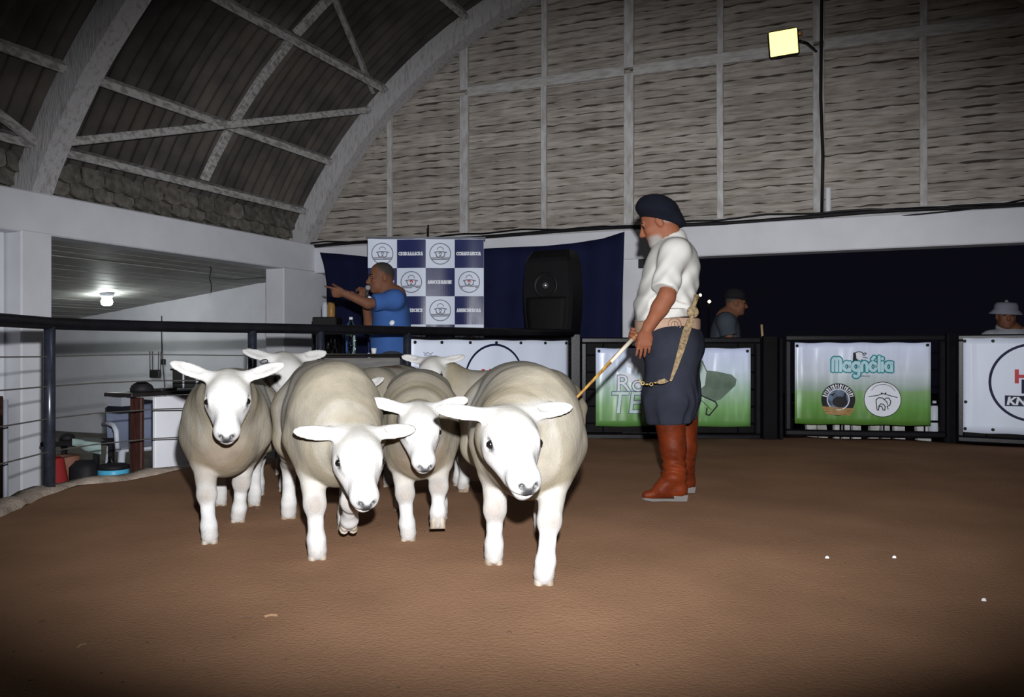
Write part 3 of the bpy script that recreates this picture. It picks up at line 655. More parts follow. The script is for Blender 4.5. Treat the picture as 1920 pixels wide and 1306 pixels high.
# ------------------------------------------------------------------ printed banners
class Print(MB):
    def poly(s, pts): return s.raw([(x,0,z) for x, z in pts], [list(range(len(pts)))])
    def rect(s, x0, z0, x1, z1, nx=1, nz=1):
        vs = [(x0+(x1-x0)*i/nx, 0, z0+(z1-z0)*j/nz) for j in range(nz+1) for i in range(nx+1)]
        return s.raw(vs, [(j*(nx+1)+i, j*(nx+1)+i+1, (j+1)*(nx+1)+i+1, (j+1)*(nx+1)+i) for j in range(nz) for i in range(nx)])
    def stroke(s, pts, w):
        for (x0,z0), (x1,z1) in zip(pts, pts[1:]):
            L = math.hypot(x1-x0, z1-z0)
            if L < 1e-6: continue
            ux, uz = (x1-x0)/L, (z1-z0)/L; nx, nz = -uz*w/2, ux*w/2; e = w*0.3
            s.poly([(x0-ux*e+nx,z0-uz*e+nz),(x0-ux*e-nx,z0-uz*e-nz),(x1+ux*e-nx,z1+uz*e-nz),(x1+ux*e+nx,z1+uz*e+nz)])
        return s
    def ring(s, cx, cz, r, w, a0=0.0, a1=360.0, n=48, sx=1.0):
        vs, fs = [], []
        for i in range(n+1):
            a = math.radians(a0+(a1-a0)*i/n)
            vs += [(cx+(r-w/2)*math.cos(a)*sx,0,cz+(r-w/2)*math.sin(a)),(cx+(r+w/2)*math.cos(a)*sx,0,cz+(r+w/2)*math.sin(a))]
        return s.raw(vs, [(2*i,2*i+1,2*i+3,2*i+2) for i in range(n)])
    def disc(s, cx, cz, r, n=40, sx=1.0, a0=0.0, a1=360.0): return s.poly([(cx+r*math.cos(math.radians(a0+(a1-a0)*i/n))*sx, cz+r*math.sin(math.radians(a0+(a1-a0)*i/n))) for i in range(n+(0 if a1-a0 >= 360 else 1))])
    def text(s, t, size, x, z, off=0.0, shear=0.0, sx=1.0, rot=0.0, align='CENTER'):
        cu = bpy.data.curves.new('t', 'FONT'); cu.body = t; cu.size = size; cu.align_x = align; cu.offset = off; cu.shear = shear; cu.resolution_u = 3
        ob = bpy.data.objects.new('t', cu); me = bpy.data.meshes.new_from_object(ob); c, q = math.cos(rot), math.sin(rot)
        s.raw([(x+v.co.x*sx*c-v.co.y*q, 0, z+v.co.x*sx*q+v.co.y*c) for v in me.vertices], [list(p.vertices) for p in me.polygons])
        bpy.data.objects.remove(ob); bpy.data.curves.remove(cu); bpy.data.meshes.remove(me); return s
    def put(s, name, m, parent, layer=1, wave=None):
        for v in s.v: v.y = (wave(v.x, v.z) if wave else 0)-0.0022-0.0009*layer
        return link(name, fine(s.mesh(name), wave, layer), parent, M[m], False)
def fine(me, wave, layer, lim=0.05):
    "cut long edges so that flat print follows the cloth"
    bm = bmesh.new(); bm.from_mesh(me); bmesh.ops.triangulate(bm, faces=bm.faces)
    for _ in range(5):
        lo = [e for e in bm.edges if e.calc_length() > lim]
        if not lo: break
        bmesh.ops.subdivide_edges(bm, edges=lo, cuts=1); bmesh.ops.triangulate(bm, faces=[f for f in bm.faces if len(f.verts) > 3])
    if wave:
        for v in bm.verts: v.co.y = wave(v.co.x, v.co.z)-0.0022-0.0009*layer
    bm.to_mesh(me); bm.free(); return me
def banner(a, b, off, pl, pr, zt, zb, m, label, group, wave_amp=0.004, name='banner', nx=40, nz=14, frame=(0.0,0.0), gro=True):
    "cloth sheet hung on the plan line a-b between pixel columns pl and pr; returns (thing, mapper px->local, wave)"
    A, Bv = Vector((*a,0)), Vector((*b,0)); d = (Bv-A).normalized(); n = Vector((d.y, -d.x, 0)); a2, b2 = A+n*off, Bv+n*off
    p, q = on_line(pl, a2[:2], b2[:2]), on_line(pr, a2[:2], b2[:2]); w = (q-p).length; c = (p+q)/2; h = zt-zb
    o = empty(name, (c.x, c.y, zb), label, 'banner', group, rz=math.atan2(d.y, d.x))
    def wave(x, z):
        e = abs(x)/(w/2); return -wave_amp*(math.sin(x*9.0+z*3)+0.6*math.sin(x*23-z*5))-0.012*math.exp(-((x+w*0.44)/0.02)**2)*min(1, z/h+.2)-0.004*e*e
    mb = MB(); vs, fs = [], []
    for j in range(nz+1):
        for i in range(nx+1):
            x, z = -w/2+w*i/nx, h*j/nz
            sag = 0.006*math.sin(i*PI/nx*4)**2 if j == nz else (-0.006*math.sin(i*PI/nx*3)**2 if j == 0 else 0)
            vs.append((x, wave(x, z), z-(sag if j == nz else -sag)))
    fs = [(j*(nx+1)+i, j*(nx+1)+i+1, (j+1)*(nx+1)+i+1, (j+1)*(nx+1)+i) for j in range(nz) for i in range(nx)]
    mb.raw(vs, fs); ob = mb.build('sheet', M[m], o, smooth=True, local=True)
    md = ob.modifiers.new('thick', 'SOLIDIFY'); md.thickness = 0.0012; md.offset = 1
    fx = lambda px: (px-pl)/(pr-pl)*w-w/2
    sc = FPX/c.y
    fz = lambda py: (CAMH-(py-VH)/sc)-zb
    return o, fx, fz, wave, w, h, sc
def grommets(o, pts, wave):
    for x, z in pts:
        mb = MB(); mb.lathe([(0.014,-0.004),(0.014,0.003),(0.006,0.006)], (x, wave(x,z)-0.004, z), 10, (Vector((1,0,0)),Vector((0,0,1)),Vector((0,-1,0)))); mb.build('grommet', M['grommet'], o, smooth=True, local=True)

# Magnólia banner
o, fx, fz, wv, w, h, sc = banner(*F2, 0.05, 1490, 1745, 0.915, 0.165, 'field', 'glossy field-print banner lettered Magnólia with two round badges', 'banners on the ring fence')
def rounded_word(p, x0, z0, ux, uz, w):
    ar = lambda cx, cz, r, a0, a1, n=14: [(cx+r*math.cos(math.radians(a0+(a1-a0)*i/n)), cz+r*math.sin(math.radians(a0+(a1-a0)*i/n))) for i in range(n+1)]
    G = [([[(0,0),(0,.95)]+ar(.24,.95,.24,180,0)+[(.48,0)], [(.48,.95)]+ar(.72,.95,.24,180,0)+[(.96,0)]], 1.34),
         ([ar(.38,.42,.38,0,360,22), [(.76,.80),(.76,0)]], 1.14), ([ar(.38,.42,.38,0,360,22), [(.76,.80),(.76,-.2)]+ar(.42,-.2,.34,0,-130)], 1.14),
         ([[(0,0),(0,.50)]+ar(.32,.50,.32,180,0)+[(.64,0)]], 1.02), ([ar(.38,.42,.38,0,360,22), [(.30,1.12),(.52,1.32)]], 1.14),
         ([[(0,1.35),(0,0)]], .40), ([[(0,.80),(0,0)], [(0,1.16),(0,1.2)]], .40), ([ar(.38,.42,.38,0,360,22), [(.76,.80),(.76,0)]], 1.0)]
    x = 0
    for strokes, adv in G:
        for st_ in strokes:
            pts = [(x0+(x+a_)*ux, z0+b_*uz) for a_, b_ in st_]; p.stroke(pts, w)
            for q_ in (pts[0], pts[-1]): p.disc(q_[0], q_[1], w/2, 12)
        x += adv
p = Print(); rounded_word(p, fx(1563), fz(695), 14.2/sc, 19.5/sc, 9.6/sc); p.put('lettering_outline', 'teal', o, 1, wv)
p = Print(); rounded_word(p, fx(1563), fz(695), 14.2/sc, 19.5/sc, 5.2/sc); p.put('lettering', 'ice', o, 2.5, wv)
p = Print(); p.text('Beauty', 0.03, fx(1624), fz(706)); p.put('small_lettering', 'inkblack', o, 1, wv)
p = Print(); p.poly([(fx(x), fz(y)) for x, y in ((1601,660),(1606,662),(1607,672),(1614,677),(1617,683),(1600,681))]); p.poly([(fx(x), fz(y)) for x, y in ((1617,673),(1620,675),(1618,679),(1615,678))])
p.stroke([(fx(x), fz(y)) for x, y in ((1604,661),(1611,659),(1617,660),(1621,663))], 0.007); p.stroke([(fx(x), fz(y)) for x, y in ((1619,664),(1623,661),(1626,662),(1622,666),(1619,665))], 0.007); p.stroke([(fx(x), fz(y)) for x, y in ((1619,669),(1624,670),(1628,671))], 0.006); p.put('cow_head_emblem', 'inkblack', o, 1, wv)
p = Print(); p.poly([(fx(x), fz(y)) for x, y in ((1604,661),(1611,659),(1618,661),(1620,668),(1616,675),(1608,670))]); p.put('cow_face', 'white', o, 0.5, wv)
bx, bz, br = fx(1573), fz(749), 30.5/sc
p = Print(); p.disc(bx, bz, br); p.put('round_badge', 'inkblack', o, 1, wv)
p = Print(); p.disc(bx, bz, br*0.62); p.put('badge_picture', 'blueink', o, 2, wv)
p = Print(); p.ring(bx, bz, br*0.64, 0.008)
for k in range(17):
    a = math.radians(165-150*k/16); r_ = br*0.82; c_, s_ = math.cos(a), math.sin(a); l_ = br*0.11
    p.stroke([(bx+c_*(r_-l_), bz+s_*(r_-l_)), (bx+c_*(r_+l_), bz+s_*(r_+l_))], 0.007+0.005*(k % 3 == 0))
    if k % 2: p.stroke([(bx+c_*(r_+l_), bz+s_*(r_+l_)), (bx+math.cos(a-.09)*(r_+l_*.4), bz+math.sin(a-.09)*(r_+l_*.4))], 0.006)
p.put('badge_lettering', 'white', o, 3, wv)
p = Print(); p.disc(bx+br*.1, bz-br*.15, br*0.34, sx=1.3); p.poly([(bx-br*.5,bz+br*.3),(bx-br*.15,bz+br*.42),(bx-br*.3,bz+br*.2)]); p.poly([(bx+br*.25,bz+br*.1),(bx+br*.42,bz+br*.5),(bx+br*.5,bz)]); p.put('badge_animal', 'inkblack', o, 3, wv)
p = Print(); p.poly([(bx-br*.98,bz-br*.42),(bx+br*.98,bz-br*.55),(bx+br*.7,bz-br*.98),(bx-br*.72,bz-br*.92)]); p.put('badge_ground', 'sandink', o, 3, wv)
bx, bz, br = fx(1656), fz(748), 32.5/sc
p = Print(); p.disc(bx, bz, br); p.put('round_badge', 'white', o, 1, wv)
p = Print(); p.ring(bx, bz, br, 0.006); q = lambda *pts: [(bx+br*x, bz+br*z) for x, z in pts]
p.stroke(q((-.75,.16),(-.3,.22),(-.1,.30),(.0,.33),(.15,.30),(.4,.22),(.8,.12)), 0.007); p.disc(bx-br*.05, bz+br*.35, br*.05); p.disc(bx+br*.16, bz+br*.35, br*.05)
p.stroke(q((-.6,.52),(-.45,.72),(-.2,.84),(.15,.86),(.45,.76),(.7,.48)), 0.004)
p.stroke(q((-.35,-.25),(-.36,-.02),(-.2,.1),(0,.08),(.1,-.02),(.18,.08),(.34,.08),(.45,-.1),(.4,-.32),(.25,-.4),(.3,-.55)), 0.008)
p.stroke(q((-.35,-.25),(-.3,-.6),(-.22,-.62),(-.2,-.42),(-.05,-.38),(.02,-.6),(.12,-.62),(.14,-.4),(.05,-.28),(-.1,-.25),(-.22,-.4)), 0.008); p.stroke(q((.1,-.02),(.22,-.12),(.28,-.3)), 0.007); p.put('badge_drawing', 'inkblack', o, 2, wv)
grommets(o, [(-w/2+.02,h-.03),(w/2-.03,h-.025)], wv)

# TE banner behind the man
o, fx, fz, wv, w, h, sc = banner(*F1, 0.05, 1117, 1407, 0.865, 0.13, 'meadow', 'glossy sky-and-meadow banner lettered TE behind the man', 'banners on the ring fence')
p = Print()
for pts in (((1142,681),(1160,695),(1186,702),(1202,716),(1203,730),(1175,712)),((1163,677),(1180,677),(1196,688),(1203,700),(1190,694),(1178,688))):
    p.poly([(fx(x), fz(y)) for x, y in pts])
p.put('white_swoosh', 'white', o, 1, wv)
p = Print(); p.text('TE', 0.29, fx(1173), fz(774), off=0.008, shear=0.12, sx=0.95); p.text('Ro', 0.22, fx(1182), fz(733), off=0.006, sx=1.1); p.put('lettering_outline', 'blueink', o, 2, wv)
p = Print(); p.text('TE', 0.29, fx(1173), fz(774), off=0.0, shear=0.12, sx=0.95); p.put('lettering', 'paleink', o, 3, wv)
p = Print(); p.text('Ro', 0.22, fx(1182), fz(733), off=-0.001, sx=1.1); p.put('lettering', 'white', o, 3, wv)
p = Print(); p.poly([(fx(x), fz(y)) for x, y in ((1300,672),(1318,676),(1326,694),(1345,696),(1372,702),(1381,711),(1379,722),(1352,748),(1340,752),(1322,742),(1296,731))]); p.put('green_shape_shade', 'glassink', o, 1, wv)
p = Print(); p.poly([(fx(x), fz(y)) for x, y in ((1302,674),(1316,678),(1325,697),(1322,722),(1312,730),(1298,728))]); p.put('green_shape_highlight', 'paleink', o, 2, wv)
p = Print(); p.stroke([(fx(x), fz(y)) for x, y in ((1296,731),(1322,744),(1342,753),(1345,760),(1330,778),(1324,776),(1326,764))], 0.013); p.stroke([(fx(x), fz(y)) for x, y in ((1300,742),(1318,752),(1334,768))], 0.006); p.put('dark_outline', 'inkblack', o, 2, wv)
grommets(o, [(-w/2+.03,h-.03),(w/2-.03,h-.03)], wv)

# white banners with the ringed monogram
def monogram(o, fx, fz, wv, sc, cx, cy, r, label_dx=0.0):
    p = Print(); p.ring(fx(cx), fz(cy), r/sc, 0.019, n=64); p.ring(fx(cx), fz(cy), r*0.28/sc, 0.016); p.put('ring_emblem', 'ink', o, 1, wv)
    p = Print(); p.text('H', 0.16, fx(cx)-0.09, fz(cy)-0.02, off=0.008); p.put('letter', 'red', o, 2, wv)
    p = Print(); p.text('K', 0.16, fx(cx)+0.075, fz(cy)-0.07, off=0.008); p.put('letter', 'ink', o, 2, wv)
    p = Print(); hw = r*0.86/sc; z0 = fz(cy)-r*0.52/sc; p.rect(fx(cx)-hw, z0-0.055, fx(cx)+hw, z0+0.045); p.put('name_strip', 'ink', o, 3, wv)
    p = Print(); p.text('KNO', 0.095, fx(cx)-hw+0.03, z0-0.037, off=0.004, shear=0.15, sx=1.15, align='LEFT'); p.put('strip_lettering', 'white', o, 4, wv)
o, fx, fz, wv, w, h, sc = banner(*F3, 0.05, 1806, 2070, 0.955, 0.115, 'vinyl', 'white banner with a navy ring and the letters KNO', 'banners on the ring fence', 0.003)
p = Print(); c0, r0 = fx(1944), 72/sc
p.ring(c0, fz(717), r0, 0.022, n=64); p.put('ring_emblem', 'ink', o, 1, wv)
p = Print(); p.text('H', 0.155, fx(1906), fz(717), off=0.008, align='LEFT'); p.put('letter', 'red', o, 2, wv)
p = Print(); p.text('K', 0.155, fx(1919), fz(736), off=0.008, align='LEFT'); p.put('letter', 'ink', o, 2, wv)
p = Print(); p.rect(fx(1888), fz(762), fx(1999), fz(742)); p.put('name_strip', 'ink', o, 3, wv)
p = Print(); p.text('KNO', 0.092, fx(1891), fz(759), off=0.004, shear=0.15, sx=1.1, align='LEFT'); p.put('strip_lettering', 'white', o, 4, wv)
grommets(o, [(fx(1809),h-.03),(fx(1865),h-.03),(fx(1810),.03),(fx(1865),.03),(fx(1811),h*.32),(fx(1930),h-.03)], wv)
o, fx, fz, wv, w, h, sc = banner(*F0, 0.07, 770, 1065, 0.935, 0.10, 'vinyl', 'white banner with a navy ring half hidden behind the flock', 'banners on the ring fence', 0.004)
monogram(o, fx, fz, wv, sc, 918, 712, 66)
p = Print(); p.stroke([(fx(790),fz(660)),(fx(794),fz(663)),(fx(797),fz(660)),(fx(803),fz(663)),(fx(806),fz(660))], 0.006); p.stroke([(fx(791),fz(665)),(fx(804),fz(665))], 0.006); p.put('small_mark', 'greyink', o, 1, wv)
grommets(o, [(fx(x), h-.025) for x in (776,822,872,920,968,1016,1060)]+[(fx(1061),h*.55)], wv)

# ------------------------------------------------------------------ chequered backdrop on its stand
Yb = 8.7; scb = FPX/Yb; x0, x1 = (690-960)/scb, (907-960)/scb; zt = CAMH+(655-447)/scb
bb = empty('rollup_backdrop', ((x0+x1)/2, Yb, -0.26), 'blue and white chequered backdrop with round emblems behind the announcer', 'backdrop'); bo = org(bb)
def bwave(x, z): return -0.010*math.sin(x*12+0.6)-0.006*math.sin(x*27+z*2)*max(0, 1.5-z)
def bput(pr, name, m, layer):
    for v in pr.v: v.y = bwave(v.x, v.z)-0.002-0.0012*layer
    vs = pr.v; pr.v = [Vector((v.x, v.y+Yb, v.z)) for v in vs]; return pr.build(name, M[m], bb, smooth=False)
p = Print(); p.rect(x0, 0.05, x1, zt, 44, 16); bput(p, 'sheet', 'vinyl', 0)
cw = 54.2/scb; ch = 53.0/scb; zt2 = CAMH+(655-502)/scb
for r in range(8):
    za, zb_ = (zt-0.01, zt2) if r == 0 else (zt2-ch*(r-1), zt2-ch*r)
    if zb_ < 0.05: break
    for c in range(4):
        xa = x0+cw*c; xb = min(xa+cw, x1); cx, cz = (xa+xb)/2, (za+zb_)/2
        if (r+c) % 2:
            p = Print(); p.rect(xa, zb_, xb, za, 12, 4); bput(p, 'navy_square', 'vinylnavy', 1)
            p = Print(); rr = random.Random(r*7+c); x = xa+cw*0.08; lw = cw*0.075
            while x < xb-cw*0.12:
                k = rr.randint(0, 3); hh = 0.034
                if k == 0: p.stroke([(x,cz-hh/2),(x,cz+hh/2)], 0.011); p.stroke([(x,cz),(x+lw*.7,cz+hh*.4)], 0.008); p.stroke([(x,cz),(x+lw*.7,cz-hh*.4)], 0.008)
                elif k == 1: p.ring(x+lw*.35, cz, hh*.4, 0.010, n=12)
                elif k == 2: p.stroke([(x,cz-hh/2),(x,cz+hh/2),(x+lw*.6,cz-hh/2),(x+lw*.6,cz+hh/2)], 0.009)
                else: p.stroke([(x,cz-hh/2),(x+lw*.3,cz+hh/2),(x+lw*.6,cz-hh/2)], 0.010)
                x += lw*1.02
            bput(p, 'square_lettering', 'white', 2)
        else:
            R_ = cw*0.36; p = Print(); p.ring(cx, cz, R_, 0.010, n=36); q = lambda *pts: [(cx+R_*a, cz+R_*b) for a, b in pts]
            p.stroke(q((-.55,.12),(-.2,.2),(.2,.2),(.6,.12)), 0.012); p.stroke(q((-.45,.12),(-.35,-.25),(-.1,-.35),(0,-.1),(.1,-.35),(.38,-.25),(.45,.12)), 0.011)
            p.stroke(q((-.85,-.42),(-.2,-.38),(.3,-.42),(.85,-.38)), 0.010); p.stroke(q((-.8,-.55),(.8,-.53)), 0.012); p.ring(cx, cz+R_*.35, R_*.3, 0.008, 0, 180, n=14); bput(p, 'round_emblem', 'greyink', 2)
            p = Print(); p.stroke(q((-.12,.0),(.0,.2),(.14,-.02)), 0.012); bput(p, 'emblem_accent', 'red' if c in (1,3) and r else 'greyink', 3)
mb = MB(); mb.tube([(x0-0.02,Yb-0.004,zt+0.005),(x1+0.02,Yb-0.004,zt+0.005)], 0.013, 10); mb.build('top_bar', M['grey'], bb, smooth=True)
mb = MB(); mb.tube([((x0+x1)/2+0.02,Yb+0.04,-0.26),((x0+x1)/2+0.02,Yb+0.04,zt+0.15)], 0.009, 8); mb.build('support_pole', M['black'], bb, smooth=True)
mb = MB(); mb.box(((x0+x1)/2,Yb,-0.22), (x1-x0+0.06,0.14,0.08), bev=0.01); mb.build('base', M['grey'], bb)

# navy cloth hung across the opening behind the announcer and loudspeaker
def gab(px, py, v):
    k = (px-960.0)/FPX; o_ = BC+BV*v; u = (k*o_.y-o_.x)/(BU.x-k*BU.y); p_ = o_+BU*u; return Vector((p_.x, p_.y, CAMH-(py-VH)/FPX*p_.y))
mb = MB(); nu, nv = 70, 12; vs = []
TOPP = [(600,473),(640,476),(690,481),(760,479),(905,466),(960,463),(1020,461),(1080,455),(1130,447),(1171,434)]
for i in range(nu+1):
    s_ = i/nu; px = 600+571*s_
    j = max(k for k in range(len(TOPP)-1) if TOPP[k][0] <= px+1e-6); f = (px-TOPP[j][0])/(TOPP[j+1][0]-TOPP[j][0]); py0 = TOPP[j][1]+(TOPP[j+1][1]-TOPP[j][1])*f
    for k in range(nv+1):
        t = k/nv; lft = 27*min(1, (t*1.6))**0.7*(1-s_)**6; rgt = -9*t*s_**8
        vs.append(gab(px+lft+rgt, py0+(735-py0)*t, 0.30+0.02*math.sin(px*0.05+t)+0.012*math.sin(px*0.13+t*2)))
fs = [(i*(nv+1)+k, (i+1)*(nv+1)+k, (i+1)*(nv+1)+k+1, i*(nv+1)+k+1) for i in range(nu) for k in range(nv)]
mb.raw(vs, fs); oc = mb.top('navy_cloth', M['navy'], vs[nv], 'navy blue cloth stretched across the opening behind the loudspeaker', 'cloth', smooth=True)
md = oc.modifiers.new('thick', 'SOLIDIFY'); md.thickness = 0.003

# loudspeaker on a pole stand
sp_c = P(1040,655,8.35); sp_c.z = 0.95
ls = empty('loudspeaker', sp_c, 'tall black loudspeaker standing in front of the navy cloth', 'loudspeaker')
ra = math.radians(-27); AX = (Vector((math.cos(ra), math.sin(ra), 0)), Vector((-math.sin(ra), math.cos(ra), 0)), Zv)
def lp(x, y, z): return sp_c+AX[0]*x+AX[1]*y+Zv*z
H_ = 0.89; mb = MB(); vs, fs = [], []; NZ = 22
def sp_w(t): return 0.225+0.045*math.sin(PI*min(1, t*0.95+0.02))**0.8-0.03*max(0, (t-0.88)/0.12)
for i in range(NZ+1):
    t = i/NZ; w_ = sp_w(t); lean = -0.19-0.015*math.sin(PI*t)+0.06*max(0, (t-0.86)/0.14)**2
    for x, y in ((-w_+.03,lean),(w_-.03,lean),(w_,lean+.035),(w_*.98,0.10),(w_*.62,0.20),(-w_*.62,0.20),(-w_*.98,0.10),(-w_,lean+.035)): vs.append(lp(x, y, H_*t))
for i in range(NZ):
    for k in range(8): fs.append((i*8+k, i*8+(k+1) % 8, (i+1)*8+(k+1) % 8, (i+1)*8+k))
fs += [tuple(reversed(range(8))), tuple(NZ*8+k for k in range(8))]
mb.raw(vs, fs); mb.build('cabinet', M['rubber'], ls)
mb = MB(); vs, fs = [], []
for i in range(13):
    t = 0.05+0.42*i/12; w_ = sp_w(t)-0.055; y = -0.205-0.012*math.sin(PI*t)-0.012*math.sin(PI*i/12)
    for k in range(9): vs.append(lp(-w_+2*w_*k/8, y-0.014*math.sin(PI*k/8), H_*t))
fs = [(i*9+k, i*9+k+1, (i+1)*9+k+1, (i+1)*9+k) for i in range(12) for k in range(8)]; mb.raw(vs, fs)
gr = mb.build('grille', M['grille'], ls, smooth=True); md = gr.modifiers.new('t', 'SOLIDIFY'); md.thickness = 0.01; md.offset = -1
mb = MB(); hx = (AX[0], Zv, -AX[1]); mb.lathe([(0.135,-0.004),(0.13,0.012),(0.115,0.014),(0.09,-0.004),(0.05,-0.012),(0.001,-0.014)], lp(-0.01,-0.198,H_*0.60), 28, hx); mb.build('horn', M['rubber'], ls, smooth=True)
mb = MB(); mb.lathe([(0.035,0.0),(0.033,0.018),(0.02,0.032),(0.001,0.037)], lp(-0.01,-0.195,H_*0.60), 16, hx); mb.build('horn_plug', M['chrome'], ls, smooth=True)
mb = MB(); mb.box(lp(0.2,0.0,H_*0.5), (0.02,0.05,0.30), AX, bev=0.006); mb.build('side_handle', M['blackmat'], ls)
st = empty('speaker_stand', (sp_c.x,sp_c.y,-0.26), 'dark pole stand under the loudspeaker, hidden by the fence', 'stand')
mb = MB(); mb.tube([(sp_c.x,sp_c.y,-0.2),(sp_c.x,sp_c.y,0.95)], 0.02, 10); mb.build('pole', M['black'], st, smooth=True)
for a in (0.4, 2.5, 4.6):
    mb = MB(); mb.tube([(sp_c.x,sp_c.y,0.35),(sp_c.x+.38*math.cos(a),sp_c.y+.3*math.sin(a),-0.25)], 0.012, 8); mb.build('leg', M['black'], st, smooth=True)

# ================================================================== FURNITURE LEFT OF THE RING
# announcer's stage and desk
sd = Vector((0.82,0.56,0)).normalized(); sn = Vector((sd.y,-sd.x,0)); AXS = (sd, sn, Zv); S0 = Vector((-1.79,6.30,0))
dk = empty('announcer_desk', S0+sd*0.6-Zv*0.4, 'grey boarded desk with a thin dark top in front of the announcer', 'desk')
mb = MB(); mb.box(S0+sd*0.53-sn*0.115+Zv*0.798, (1.10,0.27,0.024), AXS, bev=0.004); mb.build('top', M['darktop'], dk)
for k in range(9):
    mb = MB(); mb.box(S0+sd*0.55-sn*(0.03+random.uniform(0,.004))+Zv*(0.722-0.127*k), (1.0,0.025,0.121), AXS, bev=0.004); mb.build('board', M['greyboard'], dk)
for x in (0.08, 1.02):
    mb = MB(); mb.box(S0+sd*x-sn*0.14+Zv*0.19, (0.04,0.19,1.18), AXS); mb.build('side_panel', M['greyboard'], dk)
mb = MB(); mb.box(S0+sd*0.95-sn*1.0+Zv*(-0.26), (1.5,1.1,0.28), AXS); mb.top('wooden_stage', M['greyboard'], S0+sd*0.95-sn*1.0-Zv*0.4, 'low grey platform under the announcer behind the desk', 'stage')
def on_desk(px, back): 
    a = S0-sn*back; b = a+sd; q = on_line(px, (a.x,a.y), (b.x,b.y)); q.z = 0.811; return q
q = on_desk(658, 0.15); bt = empty('water_bottle', q, 'clear water bottle with pale green label on the desk', 'bottle')
mb = MB(); mb.lathe([(0.036,0),(0.042,0.008),(0.042,0.09),(0.040,0.10),(0.042,0.11),(0.042,0.20),(0.030,0.245),(0.015,0.268),(0.014,0.285)], q, 20); mb.build('body', M['pet'], bt, smooth=True)
mb = MB(); mb.lathe([(0.0432,0.155),(0.0432,0.205),(0.036,0.228)], q, 20); mb.build('label', M['label_green'], bt, smooth=True)
mb = MB(); mb.lathe([(0.016,0.284),(0.016,0.305),(0.012,0.307)], q, 14); mb.build('cap', M['plastic'], bt, smooth=True)
for px, bk, hh, lab in ((628,0.15,0.125,'short empty drinking glass left of the water bottle'),(615,0.20,0.095,'small empty glass at the left end of the desk')):
    q = on_desk(px, bk); mb = MB(); mb.lathe([(0.026,0.0),(0.034,hh),(0.031,hh),(0.023,0.006),(0.001,0.006)], q, 18); mb.top('drinking_glass', M['glass'], q, lab, 'glass', 'glasses on the announcer desk', smooth=True)
q = on_desk(655, 0.07); mb = MB(); mb.box(q+Zv*0.002, (0.20,0.10,0.003), (sd, sn, Zv)); mb.box(q+Zv*0.0045+sd*0.03, (0.18,0.09,0.002), (Vector((sd.x,sd.y-.2,0)).normalized(), sn, Zv)); mb.top('paper_sheet', M['paper'], q, 'white papers lying on the desk in front of the bottle', 'paper')
q = on_desk(701, 0.12); mb = MB(); mb.lathe([(0.018,0.0),(0.024,0.05),(0.022,0.05),(0.015,0.004)], q, 12); mb.top('paper_cup', M['paper'], q, 'small white cup on the desk before the announcer', 'cup', smooth=True)
# shelf with jars beside the navy cloth
q = P(614,640,9.0); mb = MB(); mb.box((q.x,q.y,0.40), (0.26,0.3,1.6), bev=0.01); mb.top('dark_cabinet', M['blackmat'], (q.x,q.y,-0.4), 'dark cabinet in the gap beside the left edge of the navy cloth', 'cabinet'); zt_ = 1.20
for px, r_, m_, lab in ((609,0.032,'plastic','white jar on the dark cabinet beside the navy cloth'),(621,0.042,'amber','amber jar on the dark cabinet beside the navy cloth')):
    q = P(px,600,8.95); q.z = zt_; mb = MB(); mb.lathe([(r_*.9,0),(r_,0.01),(r_,0.12),(r_*.85,0.14),(r_*.85,0.16)], q, 16); mb.top('storage_jar', M[m_], q, lab, 'jar', smooth=True)
# low desk behind the kerb
cA, cB = Vector((-2.535,5.68,0)), Vector((-2.08,6.60,0)); cd = (cB-cA).normalized(); cn = Vector((cd.y,-cd.x,0)); AXC = (cd, cn, Zv); cL = (cB-cA).length
wk = empty('reception_desk', (cA+cB)/2-Zv*0.4, 'white fronted desk with dark top and brown end post behind the kerb', 'desk')
mb = MB(); mb.box((cA+cB)/2+cd*0.05+Zv*0.06, (cL-0.08,0.03,0.92), AXC, bev=0.004); mb.build('front_panel', M['plaster'], wk)
mb = MB(); mb.box(cA-cn*0.06+Zv*0.06, (0.03,0.115,0.92), AXC, bev=0.006); mb.build('end_post', M['brown'], wk)
mb = MB(); mb.box((cA+cB)/2-cd*0.06-cn*0.09+Zv*0.542, (cL+0.14,0.28,0.026), AXC, bev=0.004); mb.build('top', M['darktop'], wk)
mb = MB(); mb.box(cA-cd*0.09-cn*0.13+Zv*0.495, (0.07,0.14,0.06), AXC); mb.build('drawer', M['grey'], wk)
def on_low(px, back):
    a = cA-cn*back; b = a+cd; q = on_line(px, (a.x,a.y), (b.x,b.y)); q.z = 0.556; return q
q = on_low(266, 0.11); cp = empty('soft_hat', q, 'black cap lying on the white fronted desk', 'cap')
mb = MB(); mb.lathe([(0.075,0),(0.078,0.02),(0.066,0.045),(0.035,0.066),(0.001,0.071)], q, 18); mb.build('crown', M['blackmat'], cp, smooth=True)
mb = MB(); vs = [q+Vector((0.07+0.06*math.sin(PI*i/8), 0.06*math.cos(PI*i/8), 0.008-0.004*math.sin(PI*i/8))) for i in range(9)]; mb.raw(vs+[v+Zv*0.004 for v in vs], [tuple(range(9)), tuple(range(17,8,-1))]+[(i,i+1,i+10,i+9) for i in range(8)]); mb.build('brim', M['blackmat'], cp, smooth=True)
q = on_low(309, 0.1); mb = MB(); mb.box(q+Zv*0.008, (0.14,0.10,0.015), AXC, bev=0.004); mb.top('phone_base', M['gridmetal'], q, 'flat black device lying on the white fronted desk', 'device')
q = on_low(346, 0.1); tv = empty('display_case', q, 'small clear sided box with dark lid on the white fronted desk', 'box')
mb = MB(); mb.box(q+Zv*0.075, (0.13,0.11,0.13), AXC, bev=0.004); mb.build('case', M['gridmetal'], tv)
